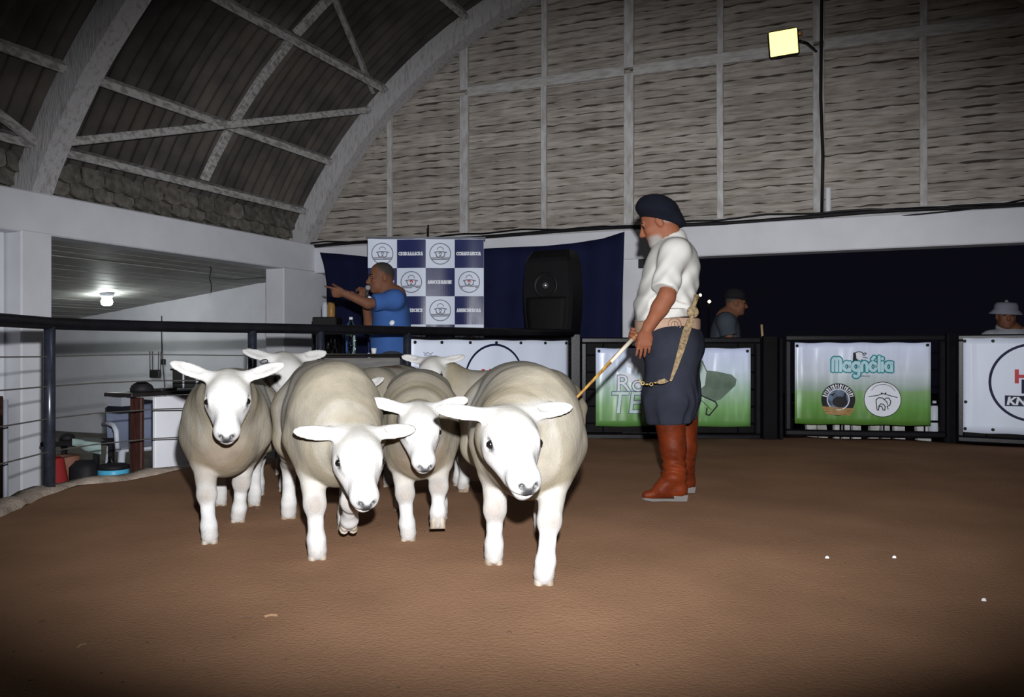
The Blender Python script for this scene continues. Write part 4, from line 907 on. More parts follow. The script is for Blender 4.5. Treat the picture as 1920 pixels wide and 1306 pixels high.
mb = MB(); mb.box(q+Zv*0.147, (0.155,0.13,0.014), AXC, bev=0.003); mb.build('lid', M['darktop'], tv)
for sx_ in (-1, 1):
    mb = MB(); mb.box(q+cd*0.062*sx_+cn*0.057+Zv*0.075, (0.012,0.004,0.13), AXC); mb.build('edge_strip', M['plastic'], tv)
# plastic armchair with a blue-grey cover
ch_c = Vector((-3.10,6.95,-0.4)); ca = math.radians(38); CX = (Vector((math.cos(ca), math.sin(ca), 0)), Vector((-math.sin(ca), math.cos(ca), 0)), Zv)
chair = empty('plastic_armchair', ch_c, 'white plastic armchair with a blue-grey cover behind the desk', 'chair')
cpnt = lambda x, y, z: ch_c+CX[0]*x+CX[1]*y+Zv*z
mb = MB(); mb.box(cpnt(0,0,0.44), (0.46,0.46,0.035), CX, bev=0.015); mb.build('seat', M['plastic'], chair)
mb = MB(); vs = []; nxx = 10
for i in range(nxx+1):
    x = -0.24+0.48*i/nxx; zt_ = 0.73+0.085*math.sqrt(max(0, 1-(x/0.25)**2))
    for z, y in ((0.44,0.20),(0.62,0.235),(zt_,0.27)): vs += [cpnt(x, y+0.03*(1-(x/.24)**2), z)]
mb.raw(vs, [(i*3+k, (i+1)*3+k, (i+1)*3+k+1, i*3+k+1) for i in range(nxx) for k in range(2)]); ob = mb.build('backrest', M['bluegrey'], chair, smooth=True); md = ob.modifiers.new('t','SOLIDIFY'); md.thickness = 0.03
for sx_ in (-1, 1):
    mb = MB(); mb.tube([cpnt(sx_*.26,0.22,0.62),cpnt(sx_*.27,0.0,0.645),cpnt(sx_*.27,-0.20,0.64),cpnt(sx_*.265,-0.25,0.60),cpnt(sx_*.25,-0.23,0.44)], 0.02, 8); mb.build('armrest', M['plastic'], chair, smooth=True)
    for sy_ in (-1, 1):
        mb = MB(); mb.tube([cpnt(sx_*.21,sy_*.2,0.44),cpnt(sx_*.25,sy_*.24,0.0)], [0.03,0.02], 8); mb.build('leg', M['plastic'], chair, smooth=True)
# blue cooler under the desk end
q = P(213,905,6.25); q.z = -0.4; ck = empty('cooler_tub', q, 'round blue tub with a dark lid beside the brown desk post', 'tub')
mb = MB(); mb.lathe([(0.085,0),(0.095,0.02),(0.105,0.25),(0.105,0.30)], q, 22); mb.build('body', M['blue'], ck, smooth=True)
mb = MB(); mb.lathe([(0.108,0.295),(0.110,0.30),(0.110,0.345),(0.106,0.35)], q, 22); mb.build('rim', M['cyan'], ck, smooth=True)
mb = MB(); mb.lathe([(0.112,0.35),(0.112,0.375),(0.09,0.385),(0.001,0.387)], q, 22); mb.build('lid', M['blackmat'], ck, smooth=True)
# low bench with clutter at the left
q = P(150,826,6.55); bn = empty('low_bench', (q.x,q.y,-0.4), 'low dark bench behind the tall railing post', 'bench')
mb = MB(); mb.box((q.x,q.y,q.z-0.01), (0.46,0.32,0.035), bev=0.008); mb.build('top', M['blackmat'], bn)
for sx_ in (-1,1):
    for sy_ in (-1,1):
        mb = MB(); mb.box((q.x+sx_*.19,q.y+sy_*.12,(q.z-0.43)/2), (0.035,0.035,q.z+0.38)); mb.build('leg', M['blackmat'], bn)
zb2 = q.z+0.008
mb = MB(); mb.lathe([(0.055,0),(0.056,0.02),(0.04,0.045),(0.001,0.055)], (q.x-0.10,q.y,zb2), 16); mb.top('dark_beanie', M['blackmat'], (q.x-0.10,q.y,zb2), 'dark cap lying on the low bench', 'cap', smooth=True)
b_ = P(128,880,6.3); mb = MB(); mb.lathe([(0.07,0),(0.085,0.03),(0.09,0.2),(0.085,0.26),(0.08,0.26)], (b_.x,b_.y,-0.4), 18); mb.lathe([(0.083,0.26),(0.083,0.44),(0.07,0.45)], (b_.x,b_.y,-0.4), 18); mb.top('clay_pot', M['terracotta'], (b_.x,b_.y,-0.4), 'tall clay coloured pot in front of the low bench', 'pot', smooth=True)
b_ = P(106,880,6.05); mb = MB(); mb.lathe([(0.05,0),(0.07,0.1),(0.075,0.3),(0.05,0.45),(0.02,0.47)], (b_.x,b_.y,-0.4), 12); mb.top('red_bag', M['redcloth'], (b_.x,b_.y,-0.4), 'dark red bag standing beside the clay pot', 'bag', smooth=True)
b_ = P(158,862,6.2); mb = MB(); mb.box((b_.x,b_.y,-0.19), (0.20,0.16,0.42), bev=0.05); mb.top('black_sack', M['blackmat'], (b_.x,b_.y,-0.4), 'black sack under the end of the low bench', 'sack', smooth=True)
b_ = P(160,842,6.28); mb = MB(); vs = [(b_.x-0.10+0.05*i, b_.y+0.02*math.sin(i*2), b_.z+0.03-0.008*i+(0.05 if j else -0.01*i)) for j in (0,1) for i in range(5)]
vs += [(x, y+0.02, z) for x, y, z in vs]; mb.raw(vs, [(i,i+1,i+6,i+5) for i in range(4)]+[(i+10,i+15,i+16,i+11) for i in range(4)]+[(i,i+10,i+11,i+1) for i in range(4)]+[(i+5,i+6,i+16,i+15) for i in range(4)]); mb.top('folded_cloth', M['greenish'], (b_.x,b_.y,b_.z), 'pale green cloth hanging from the low bench', 'cloth', smooth=True)
b_ = P(160,888,5.88); mb = MB(); mb.box((b_.x,b_.y,-0.30), (0.30,0.05,0.02), (Vector((.8,.2,.5)).normalized(), Vector((-.2,.97,0)).normalized(), Vector((-.48,-.1,.85)).normalized())); mb.top('grey_board', M['grey'], (b_.x,b_.y,-0.4), 'grey strip of board leaning on the floor near the blue tub', 'board')
q = P(206,862,6.5); mb = MB(); mb.lathe([(0.03,0),(0.033,0.01),(0.033,0.14),(0.013,0.19),(0.013,0.22)], (q.x,q.y,-0.4+0.19), 14); mb.lathe([(0.07,0),(0.07,0.19)], (q.x,q.y,-0.4), 14); mb.top('clear_bottle', M['pet'], (q.x,q.y,-0.4), 'clear plastic bottle in front of the armchair', 'bottle', smooth=True)

# router and cord on the side-room wall
def sw(px, py, off=0.03):
    return gab(px, py, off)
q = sw(291,703,0.04); rt = empty('wifi_router', q, 'small black router with upright antennas on the white room wall', 'router')
mb = MB(); mb.box(q+Zv*0.02, (0.19,0.05,0.12), AXB, bev=0.012); mb.build('body', M['gridmetal'], rt)
for dx in (-0.10,-0.05,0.06,0.105):
    mb = MB(); mb.tube([q+BU*dx+Zv*0.06, q+BU*dx*1.05+Zv*0.34], 0.006, 6); mb.build('antenna', M['gridmetal'], rt, smooth=True)
mb = MB(); mb.tube([sw(303,592,0.02),sw(303,640,0.015),sw(304,672,0.03),sw(306,690,0.03),sw(309,728,0.03),sw(310,760,0.02)], 0.007, 6); mb.top('power_wire', M['gridmetal'], sw(310,760), 'thin dark cord running down the white room wall', 'cord', smooth=True)
q = sw(306,678,0.03); mb = MB(); mb.box(q, (0.06,0.05,0.08), AXB, bev=0.008); mb.top('power_plug', M['gridmetal'], q, 'black plug on the wall at the side of the router', 'plug')
q = P(395,490,9.4); mb = MB(); mb.tube([P(392,492,9.6),P(396,505,9.55),P(393,520,9.5),P(397,535,9.5),P(396,548,9.5)], 0.006, 6); mb.tube([P(396,520,9.5),P(440,524,9.9),P(500,519,10.3),P(528,515,10.5)], 0.004, 5); mb.top('loose_wire', M['gridmetal'], q, 'loose wire dangling from the side room ceiling', 'wire', smooth=True)
# bulb in the side room
q = B(-2.40,1.24,1.845+0.124*(-2.2)-0.002); bl = empty('ceiling_bulb', q, 'lit white bulb in its holder under the side room ceiling', 'lamp')
mb = MB(); mb.lathe([(0.085,0.0),(0.085,-0.03),(0.06,-0.055)], q, 20); mb.build('holder', M['plastic'], bl, smooth=True)
mb = MB(); mb.lathe([(0.035,-0.05),(0.06,-0.075),(0.072,-0.11),(0.06,-0.145),(0.03,-0.16),(0.001,-0.162)], q, 20); mb.build('bulb', M['bulb'], bl, smooth=True)
# floodlight on the gable
q = B(5.80,0.40,3.88); fl = empty('floodlight', q, 'square yellow floodlight fixed to the gable batten', 'lamp')
fr = Matrix.Rotation(math.radians(-6), 3, 'Y'); nrm = (Vector((0.0,0,CAMH+1.4))-q).normalized(); xx = Vector((nrm.y,-nrm.x,0)).normalized()*-1; xx = (xx+Zv*0.07).normalized(); zz = xx.cross(nrm).normalized()
if zz.z < 0: zz = -zz
FA = (xx, nrm, zz)
mb = MB(); mb.box(q-nrm*0.05, (0.29,0.09,0.26), FA, bev=0.02); mb.build('housing', M['blackmat'], fl)
mb = MB(); mb.box(q+nrm*0.0, (0.262,0.012,0.232), FA, bev=0.005); mb.build('lens', M['lampglow'], fl)
mb = MB(); mb.tube([q-nrm*0.06+xx*0.15, q-nrm*0.10+xx*0.22-zz*0.03, B(6.09,0.06,3.86)], 0.014, 8); mb.build('bracket', M['black'], fl, smooth=True)
mb = MB(); mb.lathe([(0.022,0),(0.024,0.02),(0.01,0.03)], q-nrm*0.04+xx*0.16+zz*0.05, 10, FA); mb.build('knob', M['amber'], fl, smooth=True)
lamp('floodlight_lamp', 'SPOT', q+nrm*0.06, 14, (1.0,0.80,0.32), target=q+nrm*3, spot_size=math.radians(140), spot_blend=0.6, shadow_soft_size=0.1)
# cables
mb = MB(); mb.tube([B(6.145,0.085,5.2),B(6.14,0.085,4.4),B(6.13,0.08,3.4),B(6.15,0.085,2.8),B(6.14,0.085,2.17)], 0.017, 8); mb.top('downpipe_cable', M['blackmat'], B(6.14,0.085,2.17), 'thick black cable running down the gable batten under the floodlight', 'cable', smooth=True)
mb = MB(); mb.box(B(6.20,0.08,2.33), (0.05,0.03,0.30), AXB, bev=0.01); mb.top('cable_cover', M['plaster'], B(6.20,0.08,2.18), 'pale strip fixed at the foot of the thick black cable', 'strip')
for k, (lab, m_, r_) in enumerate((('black cable bundle lying along the top of the white beam', 'blackmat', 0.022), ('thin black cable sagging above the white beam', 'black', 0.010))):
    pts = []
    for i in range(40):
        u = -0.3+9.6*i/39; pts.append(B(u, 0.13+0.03*k+0.012*math.sin(u*3+k), 2.185+0.014*math.sin(u*2.1+k*2)+0.025*k+(0.012*math.sin(u*7) if k else 0)))
    mb = MB(); mb.tube(pts, r_, 7); mb.top('beam_cable', M[m_], pts[0], lab, 'cable', smooth=True)
mb = MB(); mb.tube([gab(1640,408,0.12),gab(1720,402,0.14),gab(1800,394,0.15),gab(1870,384,0.15),gab(1960,366,0.15)], 0.008, 6); mb.top('stray_wire', M['blackmat'], gab(1640,408,0.12), 'thin wire rising to the side over the right end of the beam', 'wire', smooth=True)
q = gab(1203,494,0.125); mb = MB(); mb.box(q, (0.07,0.03,0.10), AXB, bev=0.006); mb.top('switch_box', M['gridmetal'], q, 'small dark switch box on the white column behind the man', 'switch')
# far lamps in the night
for px, py, r_, lab in ((1330,565,0.05,'tiny yellow lamp far off in the dark'),(1313,553,0.045,'tiny pale lamp far off touching the white shirt outline')):
    q = P(px, py, 24); o = empty('far_lamp', (q.x,q.y,-0.26), lab, 'lamp')
    mb = MB(); mb.lathe([(0.001,-r_),(r_*.7,-r_*.7),(r_,0),(r_*.7,r_*.7),(0.001,r_)], q, 12); mb.build('bulb', M['star'], o, smooth=True)
    mb = MB(); mb.tube([(q.x,q.y+.1,-0.3),(q.x,q.y+.1,q.z+.05)], 0.03, 6); mb.build('pole', M['blackmat'], o)
# clods, straws and dung on the sand
mb = MB(); rr = random.Random(3)
def clod(x, y, r_):
    vs = []; n_ = 6
    for j, (a, b) in enumerate(((0.9,0.0),(0.8,0.5),(0.3,0.8))):
        for k in range(n_): t = 2*PI*k/n_; f = rr.uniform(.7,1.2); vs.append((x+r_*a*f*math.cos(t), y+r_*a*f*math.sin(t), sandz(x,y)+r_*b*0.8-0.002))
    mb.raw(vs, [(j*n_+k, j*n_+(k+1) % n_, (j+1)*n_+(k+1) % n_, (j+1)*n_+k) for j in range(2) for k in range(n_)]+[tuple(2*n_+k for k in range(n_))])
def ground(px, py): Y = FPX*CAMH/(py-VH); return (px-960)/FPX*Y, Y
for px, py, r_ in ((368,1032,.014),(380,1014,.010),(352,1014,.007),(390,1045,.005),(415,1055,.005),(80,1166,.011),(250,1050,.007),(955,1188,.010),(72,1097,.009),(1500,1034,.008),(1582,1121,.008),(1630,1144,.009),(1694,1143,.007),(1510,1131,.007),(800,998,.014),(788,992,.010),(482,954,.02),(470,958,.014),(700,1065,.008),(1350,1190,.006)):
    clod(*ground(px, py), r_)
for k in range(260):
    py = rr.uniform(860,1306); x, y = ground(rr.uniform(0,1920), py); clod(x, y, rr.uniform(.0015,.005)*(0.7+y*.25)) if -2.5 < x < 5 else None
mb.top('clods', M['clod'], (0,3,0), 'small dark clods and droppings scattered on the brown sand', 'dirt', kind='stuff')
for (a, b), lab in zip((((447,1162),(474,1160)),((496,1159),(520,1157)),((145,1217),(160,1210))), ('short dark grey twig lying on the sand near the middle', 'thin pale straw lying next to the dark grey twig', 'short straw lying on the sand at the left')):
    p1, p2 = ground(*a), ground(*b); mb = MB(); mb.tube([(*p1,sandz(*p1)+.004),((p1[0]+p2[0])/2,(p1[1]+p2[1])/2,sandz(*p1)+.007),(*p2,sandz(*p2)+.004)], 0.004, 6); mb.top('twig', M['clod' if a[0] == 447 else 'twigstraw'], (*p1,0), lab, 'twig')
for (px, py), lab in zip(((1551,1044),(1677,1043),(1845,1124)), ('largest white pebble on the sand', 'small white pebble on the sand, further from the post', 'small white pebble nearest the dark corner')):
    x, y = ground(px, py); mb = MB(); clod_ = MB(); n_ = 6
    vs = [(x+.009*math.cos(2*PI*k/n_)*f, y+.007*math.sin(2*PI*k/n_)*f, sandz(x,y)+zz_) for f, zz_ in ((1,0),(.8,.006),(.3,.009)) for k in range(n_)]
    mb.raw(vs, [(j*n_+k, j*n_+(k+1) % n_, (j+1)*n_+(k+1) % n_, (j+1)*n_+k) for j in range(2) for k in range(n_)]+[tuple(2*n_+k for k in range(n_))]); mb.top('pebble', M['paper'], (x,y,0), lab, 'pebble')
# ================================================================== SHEEP
def make_sheep(label, origin, heading, poll, muz, legs, s=1.0, ears=(0.03,0.03), earfwd=(0.0,0.0), roll=0.0, tint=0.0, h=0.0065, mark=False, eartag=False, neckw=1.0, seed=0, left=None, wid=1.0):
    """origin: plan point under the trunk's middle; heading: plan direction; poll, muz: world points of the head's crown and nose;
    legs: dict fl, fr, hl, hr -> local (x, y) of the hoof, or (x, y, z, knee) for a lifted one"""
    hd = unit((heading[0], heading[1])); a = math.atan2(hd[1], hd[0])
    root = empty('sheep', (origin[0], origin[1], 0), label, 'sheep', 'texel sheep in the ring', rz=a)
    def L(p): d = np.array([p[0]-origin[0], p[1]-origin[1]]); return np.array([d@hd, -d[0]*hd[1]+d[1]*hd[0], p[2]])
    pl, mz = L(poll), L(muz)
    S = SDF((-0.62*s, -0.36, -0.02), (max(0.95*s, pl[0]+.2, mz[0]+.12), 0.36, 0.98*s), h)
    if abs(pl[1]) > 0.12: S = SDF((-0.62*s, min(-0.36, pl[1]-.34), -0.02), (max(0.95*s, pl[0]+.2), max(0.36, pl[1]+.34), 0.98*s), h)
    elif True: S = SDF((-0.62*s, -0.36, -0.02), (max(0.72*s, pl[0]+.2, mz[0]+.14), 0.36, 0.98*s), h)
    W = (1,0,0); F = (0,0,0); p = lambda x, y, z: np.array((x*s, y*s, z*s))
    # trunk
    S.ell(p(-.03,0,.50), (.42*s,.225*s*wid,.225*s), k=.04, col=W)
    S.ell(p(.22,0,.495), (.22*s,.205*s*wid,.235*s), k=.06, col=W)
    S.ell(p(-.28,0,.53), (.21*s,.225*s*wid,.215*s), k=.06, col=W)
    S.ell(p(.33,0,.43), (.14*s,.15*s*wid,.165*s), k=.06, col=W)
    S.ell(p(-.05,0,.66), (.36*s,.15*s,.085*s), k=.06, col=W)
    # head frame
    e1 = unit(mz-pl); lft = np.array([0,1.0,0]) if left is None else np.array([left[0]*hd[0]+left[1]*hd[1], -left[0]*hd[1]+left[1]*hd[0], 0]); e2 = np.cross(np.array([0,0,1.0]), e1); e2 = unit(e2)*np.sign(e2@lft); e2 = e2+np.array([0,0,roll]); e2 = unit(e2-e1*(e2@e1)); e3 = np.cross(e1, e2)
    HL = np.linalg.norm(mz-pl); q = HL/0.285
    Hp = lambda x, y, z: pl+(e1*x+e2*y+e3*z)*q
    A = (e1, e2, e3)
    # neck
    nb = p(.26,0,.56); nt = Hp(-.01,0,-.045)
    S.cone(nb, nb+(nt-nb)*.55, .17*s*neckw, .128*s, .06, W); S.cone(nb+(nt-nb)*.45, nt, .130*s, .095*q, .04, W)
    S.cone(p(.34,0,.42), Hp(.03,0,-.075), .11*s, .07*q, .06, W)
    # legs
    r = lambda v: v*s
    for key, (sx, sy) in dict(fl=(1,1), fr=(1,-1), hl=(-1,1), hr=(-1,-1)).items():
        g = legs.get(key, ((.27,.115) if sx > 0 else (-.30,.12)))
        if len(g) == 2 and key not in legs: g = (g[0]*s, g[1]*s*sy)
        x, y = g[0], g[1]; z = g[2] if len(g) > 2 else 0.0; knee = g[3] if len(g) > 3 else None
        foot = np.array([x, y, z])
        if sx > 0:
            sh = p(.22, .115*sy*wid, .44); el = np.array([sh[0]*.55+x*.45, sh[1]*.6+y*.4, .345*s]); el[0] -= .0
            kn = np.array(knee) if knee is not None else np.array([el[0]*.45+x*.55+.018, el[1]*.5+y*.5, .205*s+z*.6])
            S.cone(sh, el, r(.10), r(.066), .04, W)
            S.cone(el+(sh-el)*.12, kn, r(.058), r(.040), .012, F); S.ell(kn, (r(.040),r(.040),r(.044)), k=.02, col=F)
        else:
            hp = p(-.26, .12*sy*wid, .50); st = p(-.20, .15*sy*wid, .40)+np.array([(x+.30*s)*.35,0,0])
            kn = np.array(knee) if knee is not None else np.array([x-.035*s, y*.85+sy*.02*s, .25*s+z*.7])
            S.cone(hp, st, r(.155*wid), r(.105*wid), .05, W); S.cone(st, st+(kn-st)*.5, r(.095), r(.062), .03, W)
            S.cone(st+(kn-st)*.4, kn, r(.056), r(.040), .012, F)
        low = kn-foot; fet = foot+(unit(low))*(.075*s)
        up = kn if sx > 0 else kn
        S.cone(up, kn+(fet-kn)*.5, r(.037), r(.0285), .015, F); S.cone(kn+(fet-kn)*.5, fet, r(.0285), r(.034), .012, F)
        hz = unit(foot-fet) if z > 0.03 else np.array([0,0,-1.0])
        toe = np.array([1.0,0,0]) if z <= 0.03 else unit(np.cross(np.array([0,1.0,0]), hz))
        S.cone(fet, foot-hz*.035*s+toe*.010, r(.034), r(.037), .015, F)
        S.paint(kn+np.array([.03*s,0,0]), (r(.035),r(.035),r(.040)), ch=2, val=0.5, soft=.03); S.paint(foot+np.array([0,0,.035]), (r(.05),r(.05),r(.028)), ch=2, val=.45, soft=.03)
        # cloven hoof: two claws
        for c in (-1, 1):
            hb = foot+np.array([0, c*.018*s, 0]); mb = MB(); vs = []; rings = ((0.030,0.000,0.026,.0),(0.034,0.001,0.0235,.006),(0.028,0.030,0.020,-.004),(0.024,0.046,0.017,-.010))
            for rx, zz, ry, ox in rings:
                for k in range(10):
                    t = 2*PI*k/10; xx = rx*s*math.cos(t)*(1.12 if math.cos(t) > 0 else .85); yy = ry*s*.78*math.sin(t)
                    vs.append(hb+toe*(xx+ox*s)+np.array([0,yy,0])-hz*zz*s)
            mb.raw(vs, [(j*10+k, j*10+(k+1) % 10, (j+1)*10+(k+1) % 10, (j+1)*10+k) for j in range(3) for k in range(10)]+[tuple(reversed(range(10))), tuple(30+k for k in range(10))])
            mb.build('hoof', M['hoof'], root, smooth=True, local=True)
    # tail
    S.chain([p(-.46,0,.60), p(-.505,.01,.50), p(-.51,.015,.40)], [.05*s,.04*s,.028*s], .03, W)
    S.warp(lambda X, Y, Z: np.where(Z > .3*s, 0.0035*smooth_noise(X, Y, Z, 22, seed+3), 0))
    # head
    S.ell(Hp(.035,0,.0), (.100*q,.094*q,.082*q), A, .03, F); S.ell(Hp(.085,0,.002), (.085*q,.092*q,.070*q), A, .03, F)
    S.cone(Hp(.05,0,.018), Hp(.225,0,.016), .060*q, .044*q, .03, F)
    for c in (-1, 1):
        S.cone(Hp(.09,c*.035,-.035), Hp(.19,c*.018,-.028), .056*q, .040*q, .03, F)
        S.cone(Hp(.085,c*.055,.034), Hp(.105,c*.075,.018), .026*q, .018*q, .02, F)
    S.ell(Hp(.243,0,.0), (.052*q,.056*q,.046*q), A, .025, F); S.cone(Hp(.13,0,-.055), Hp(.250,0,-.040), .046*q, .031*q, .025, F)
    S.ell(Hp(.262,0,.016), (.028*q,.036*q,.026*q), A, .015, F)
    for c in (-1, 1):
        ed = unit(Hp(.115,c*.094,.016)-Hp(.115,0,.0)); S.cut(Hp(.100,c*.090,.020), (.024*q,.014*q,.014*q), A, .010)
        S.paint(Hp(.106,c*.088,.020), (.030*q,.022*q,.015*q), A, 1, 0.95, .010); S.paint(Hp(.142,c*.076,.012), (.024*q,.014*q,.006*q), A, 1, .5, .012)
        S.cut(Hp(.288,c*.021,.020), (.018*q,.007*q,.010*q), A, .006); S.paint(Hp(.284,c*.024,.022), (.024*q,.013*q,.013*q), A, 1, 1.0, .010)
        # ears
        k_ = 0 if c > 0 else 1; lift, fw = ears[k_], earfwd[k_]
        tip = Hp(-.040+fw-lift*.6, c*.232, .030+lift*.7); rt = Hp(-.022, c*.074, .032); d = unit(tip-rt); le = np.linalg.norm(tip-rt)
        n3 = unit(e3-d*(e3@d)); n1 = np.cross(d, n3); EA = (d, n1, n3)
        S.cone(rt-d*.02, rt+d*.035, .036*q, .026*q, .02, F, flat=(n3,1.5))
        S.ell(rt+d*le*.50, (le*.56,.036*q,.012*q), EA, .012, F); S.ell(rt+d*le*.80, (le*.27,.021*q,.009*q), EA, .01, F)
        S.cut(rt+d*le*.58+n3*.013*q+n1*.004*c*0, (le*.36,.020*q,.009*q), EA, .006)
    S.paint(Hp(.290,0,.000), (.030*q,.024*q,.026*q), A, 1, .95, .014)
    S.cut(Hp(.285,0,-.022), (.030*q,.050*q,.0035*q), A, .004)
    S.paint(Hp(.284,0,-.022), (.026*q,.052*q,.004*q), A, 1, .6, .006)
    # dark rim where the fleece meets the throat; chest stain
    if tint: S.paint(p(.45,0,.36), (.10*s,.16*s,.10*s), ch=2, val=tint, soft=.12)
    if mark: S.paint(p(-.02,.03,.735), (.10,.06,.06), ch=2, val=.9, soft=.03)
    S.build('body', M['sheep'], root, local=True)
    for c in (-1, 1):
        mb = MB(); cc_ = Hp(.101,c*.0825,.0195); mb.lathe([(0.001,-.0145*q),(.009*q,-.0115*q),(.0145*q,-.003*q),(.0145*q,.003*q),(.009*q,.0115*q),(0.001,.0145*q)], cc_, 14, tuple(Vector(v) for v in A)); mb.build('eye', M['eye'], root, smooth=True, local=True)
    if eartag:
        c = 1 if eartag > 0 else -1; cc_ = Hp(.0,c*.13,.035); mb = MB(); mb.torus(cc_, .020, .0035, tuple(Vector(v) for v in (e2, e3, e1)), 18, 6); mb.build('ear_tag', M['eartag'], root, smooth=True, local=True)
    return root

make_sheep('sheep nearest the lens, broad back and flat ears, in front of the man', (0.05,3.50), (0.06,-1), P(950,798,2.96), P(989,920,2.74), dict(fr=(.20,-.135), fl=(.50,.035), hr=(-.48,-.10), hl=(-.36,.11)), s=1.06, ears=(.012,.012), seed=1)
make_sheep('sheep with lowered head and one foreleg folded mid-step', (-0.825,3.76), (0.29,-.955), P(668,830,3.27), P(686,950,3.10), dict(fr=(.40,-.085), fl=(.20,.06,.075,(.385,.055,.225)), hr=(-.47,-.17), hl=(-.14,.08)), s=1.07, ears=(.0,.0), roll=-.04, seed=2, wid=.90)
make_sheep('sheep at the left edge of the flock with raised ears and pinkish chest', (-1.41,4.13), (0.25,-.963), P(428,722,3.58), P(425,824,3.42), dict(fr=(.50,-.045), fl=(.07,.045), hr=(-.42,-.08), hl=(-.36,.10)), s=1.0, ears=(.045,.055), tint=.55, seed=3, wid=.92)
make_sheep('sheep in the middle of the flock lifting a forehoof, pinkish brisket', (-0.455,4.06), (0.10,-.99), P(785,780,3.50), P(796,880,3.36), dict(fr=(.37,-.045), fl=(.40,.085,.055,(.36,.09,.235)), hr=(-.34,-.10), hl=(-.10,.105)), s=1.0, ears=(.03,.035), tint=.55, seed=4, wid=.82)
make_sheep('sheep with a tagged ear looking out between the two foremost on the left side', (-1.44,5.33), (0.04,-1), P(535,684,4.74), P(556,765,4.60), dict(fr=(.50,-.06), fl=(.36,.06)), s=1.0, ears=(.02,.03), eartag=-1, seed=5, h=.0075)
make_sheep('sheep mostly hidden at the back, with a reddish mark on its fleece', (-0.82,5.42), (-0.20,-.98), P(650,742,4.93), P(642,818,4.79), {}, s=.99, ears=(.07,.09), mark=True, seed=6, h=.0075)
make_sheep('sheep standing side-on behind the nearest one, head turned to the announcer desk', (-0.05,5.12), (-.98,-.20), P(812,686,4.95), P(797,745,4.80), {}, s=.97, ears=(.02,.02), seed=7, h=.0075, left=(.8,-.6))

# ================================================================== PEOPLE
def head_sdf(S, c, f, up, sc=1.0, hair=None, beard=False, bald=False):
    "skin head with face; returns frame function"
    f = unit(f); up = unit(np.array(up, float)); l = unit(np.cross(up, f)); u = np.cross(f, l); A = (f, l, u)
    H = lambda x, y, z: np.array(c)+(f*x+l*y+u*z)*sc; s = sc; K = (0,0,0)
    S.ell(H(-.012,0,.036), (.099*s,.079*s,.092*s), A, .02, K); S.ell(H(.034,0,-.03), (.066*s,.064*s,.086*s), A, .03, K)
    S.ell(H(.035,0,-.075), (.056*s,.054*s,.045*s), A, .03, K); S.ell(H(.075,0,-.098), (.023*s,.026*s,.020*s), A, .02, K)
    for y in (-1, 1):
        S.ell(H(.066,y*.038,-.022), (.026*s,.022*s,.020*s), A, .02, K)
        S.cut(H(.103,y*.031,.008), (.014*s,.018*s,.011*s), A, .010)
        S.ell(H(-.004,y*.080,-.006), (.020*s,.010*s,.033*s), A, .01, K); S.cut(H(.002,y*.092,-.004), (.010*s,.006*s,.018*s), A, .006)
    S.cone(H(.086,-.036,.026), H(.086,.036,.026), .0125*s, .0125*s, .012, K)
    S.cone(H(.095,0,.012), H(.119,0,-.028), .0095*s, .0145*s, .012, K); S.ell(H(.108,0,-.034), (.012*s,.020*s,.010*s), A, .008, K)
    S.ell(H(.092,0,-.060), (.011*s,.025*s,.006*s), A, .006, (0,1,0)); S.ell(H(.091,0,-.071), (.011*s,.021*s,.007*s), A, .006, (0,1,0)); S.cut(H(.103,0,-.0655), (.008*s,.022*s,.0022*s), A, .003)
    S.cone(H(-.02,0,-.05), H(-.045,0,-.17), .058*s, .064*s, .035, K)
    if hair == 'short':
        S.paint(H(-.045,0,.065), (.105*s,.095*s,.085*s), A, 0, 1.0, .012)
    if beard: S.paint(H(.055,0,-.088), (.066*s,.072*s,.042*s), A, 0, 1.0, .015); S.ell(H(.062,0,-.102), (.036*s,.042*s,.026*s), A, .02, (1,0,0))
    return H, A
def face_parts(root, H, A, s=1.0):
    for y in (-1, 1):
        mb = MB(); mb.lathe([(.001,-.0115*s),(.008*s,-.0085*s),(.0115*s,0),(.008*s,.0085*s),(.001,.0115*s)], H(.086,y*.031,.008), 12, tuple(Vector(v) for v in A)); mb.build('eye', M['eye'], root, smooth=True)
        mb = MB(); mb.tube([H(.1,y*.014,.028), H(.1,y*.032,.034), H(.085,y*.05,.027)], .0045*s, 6); mb.build('eyebrow', M['darkhat'], root, smooth=True)
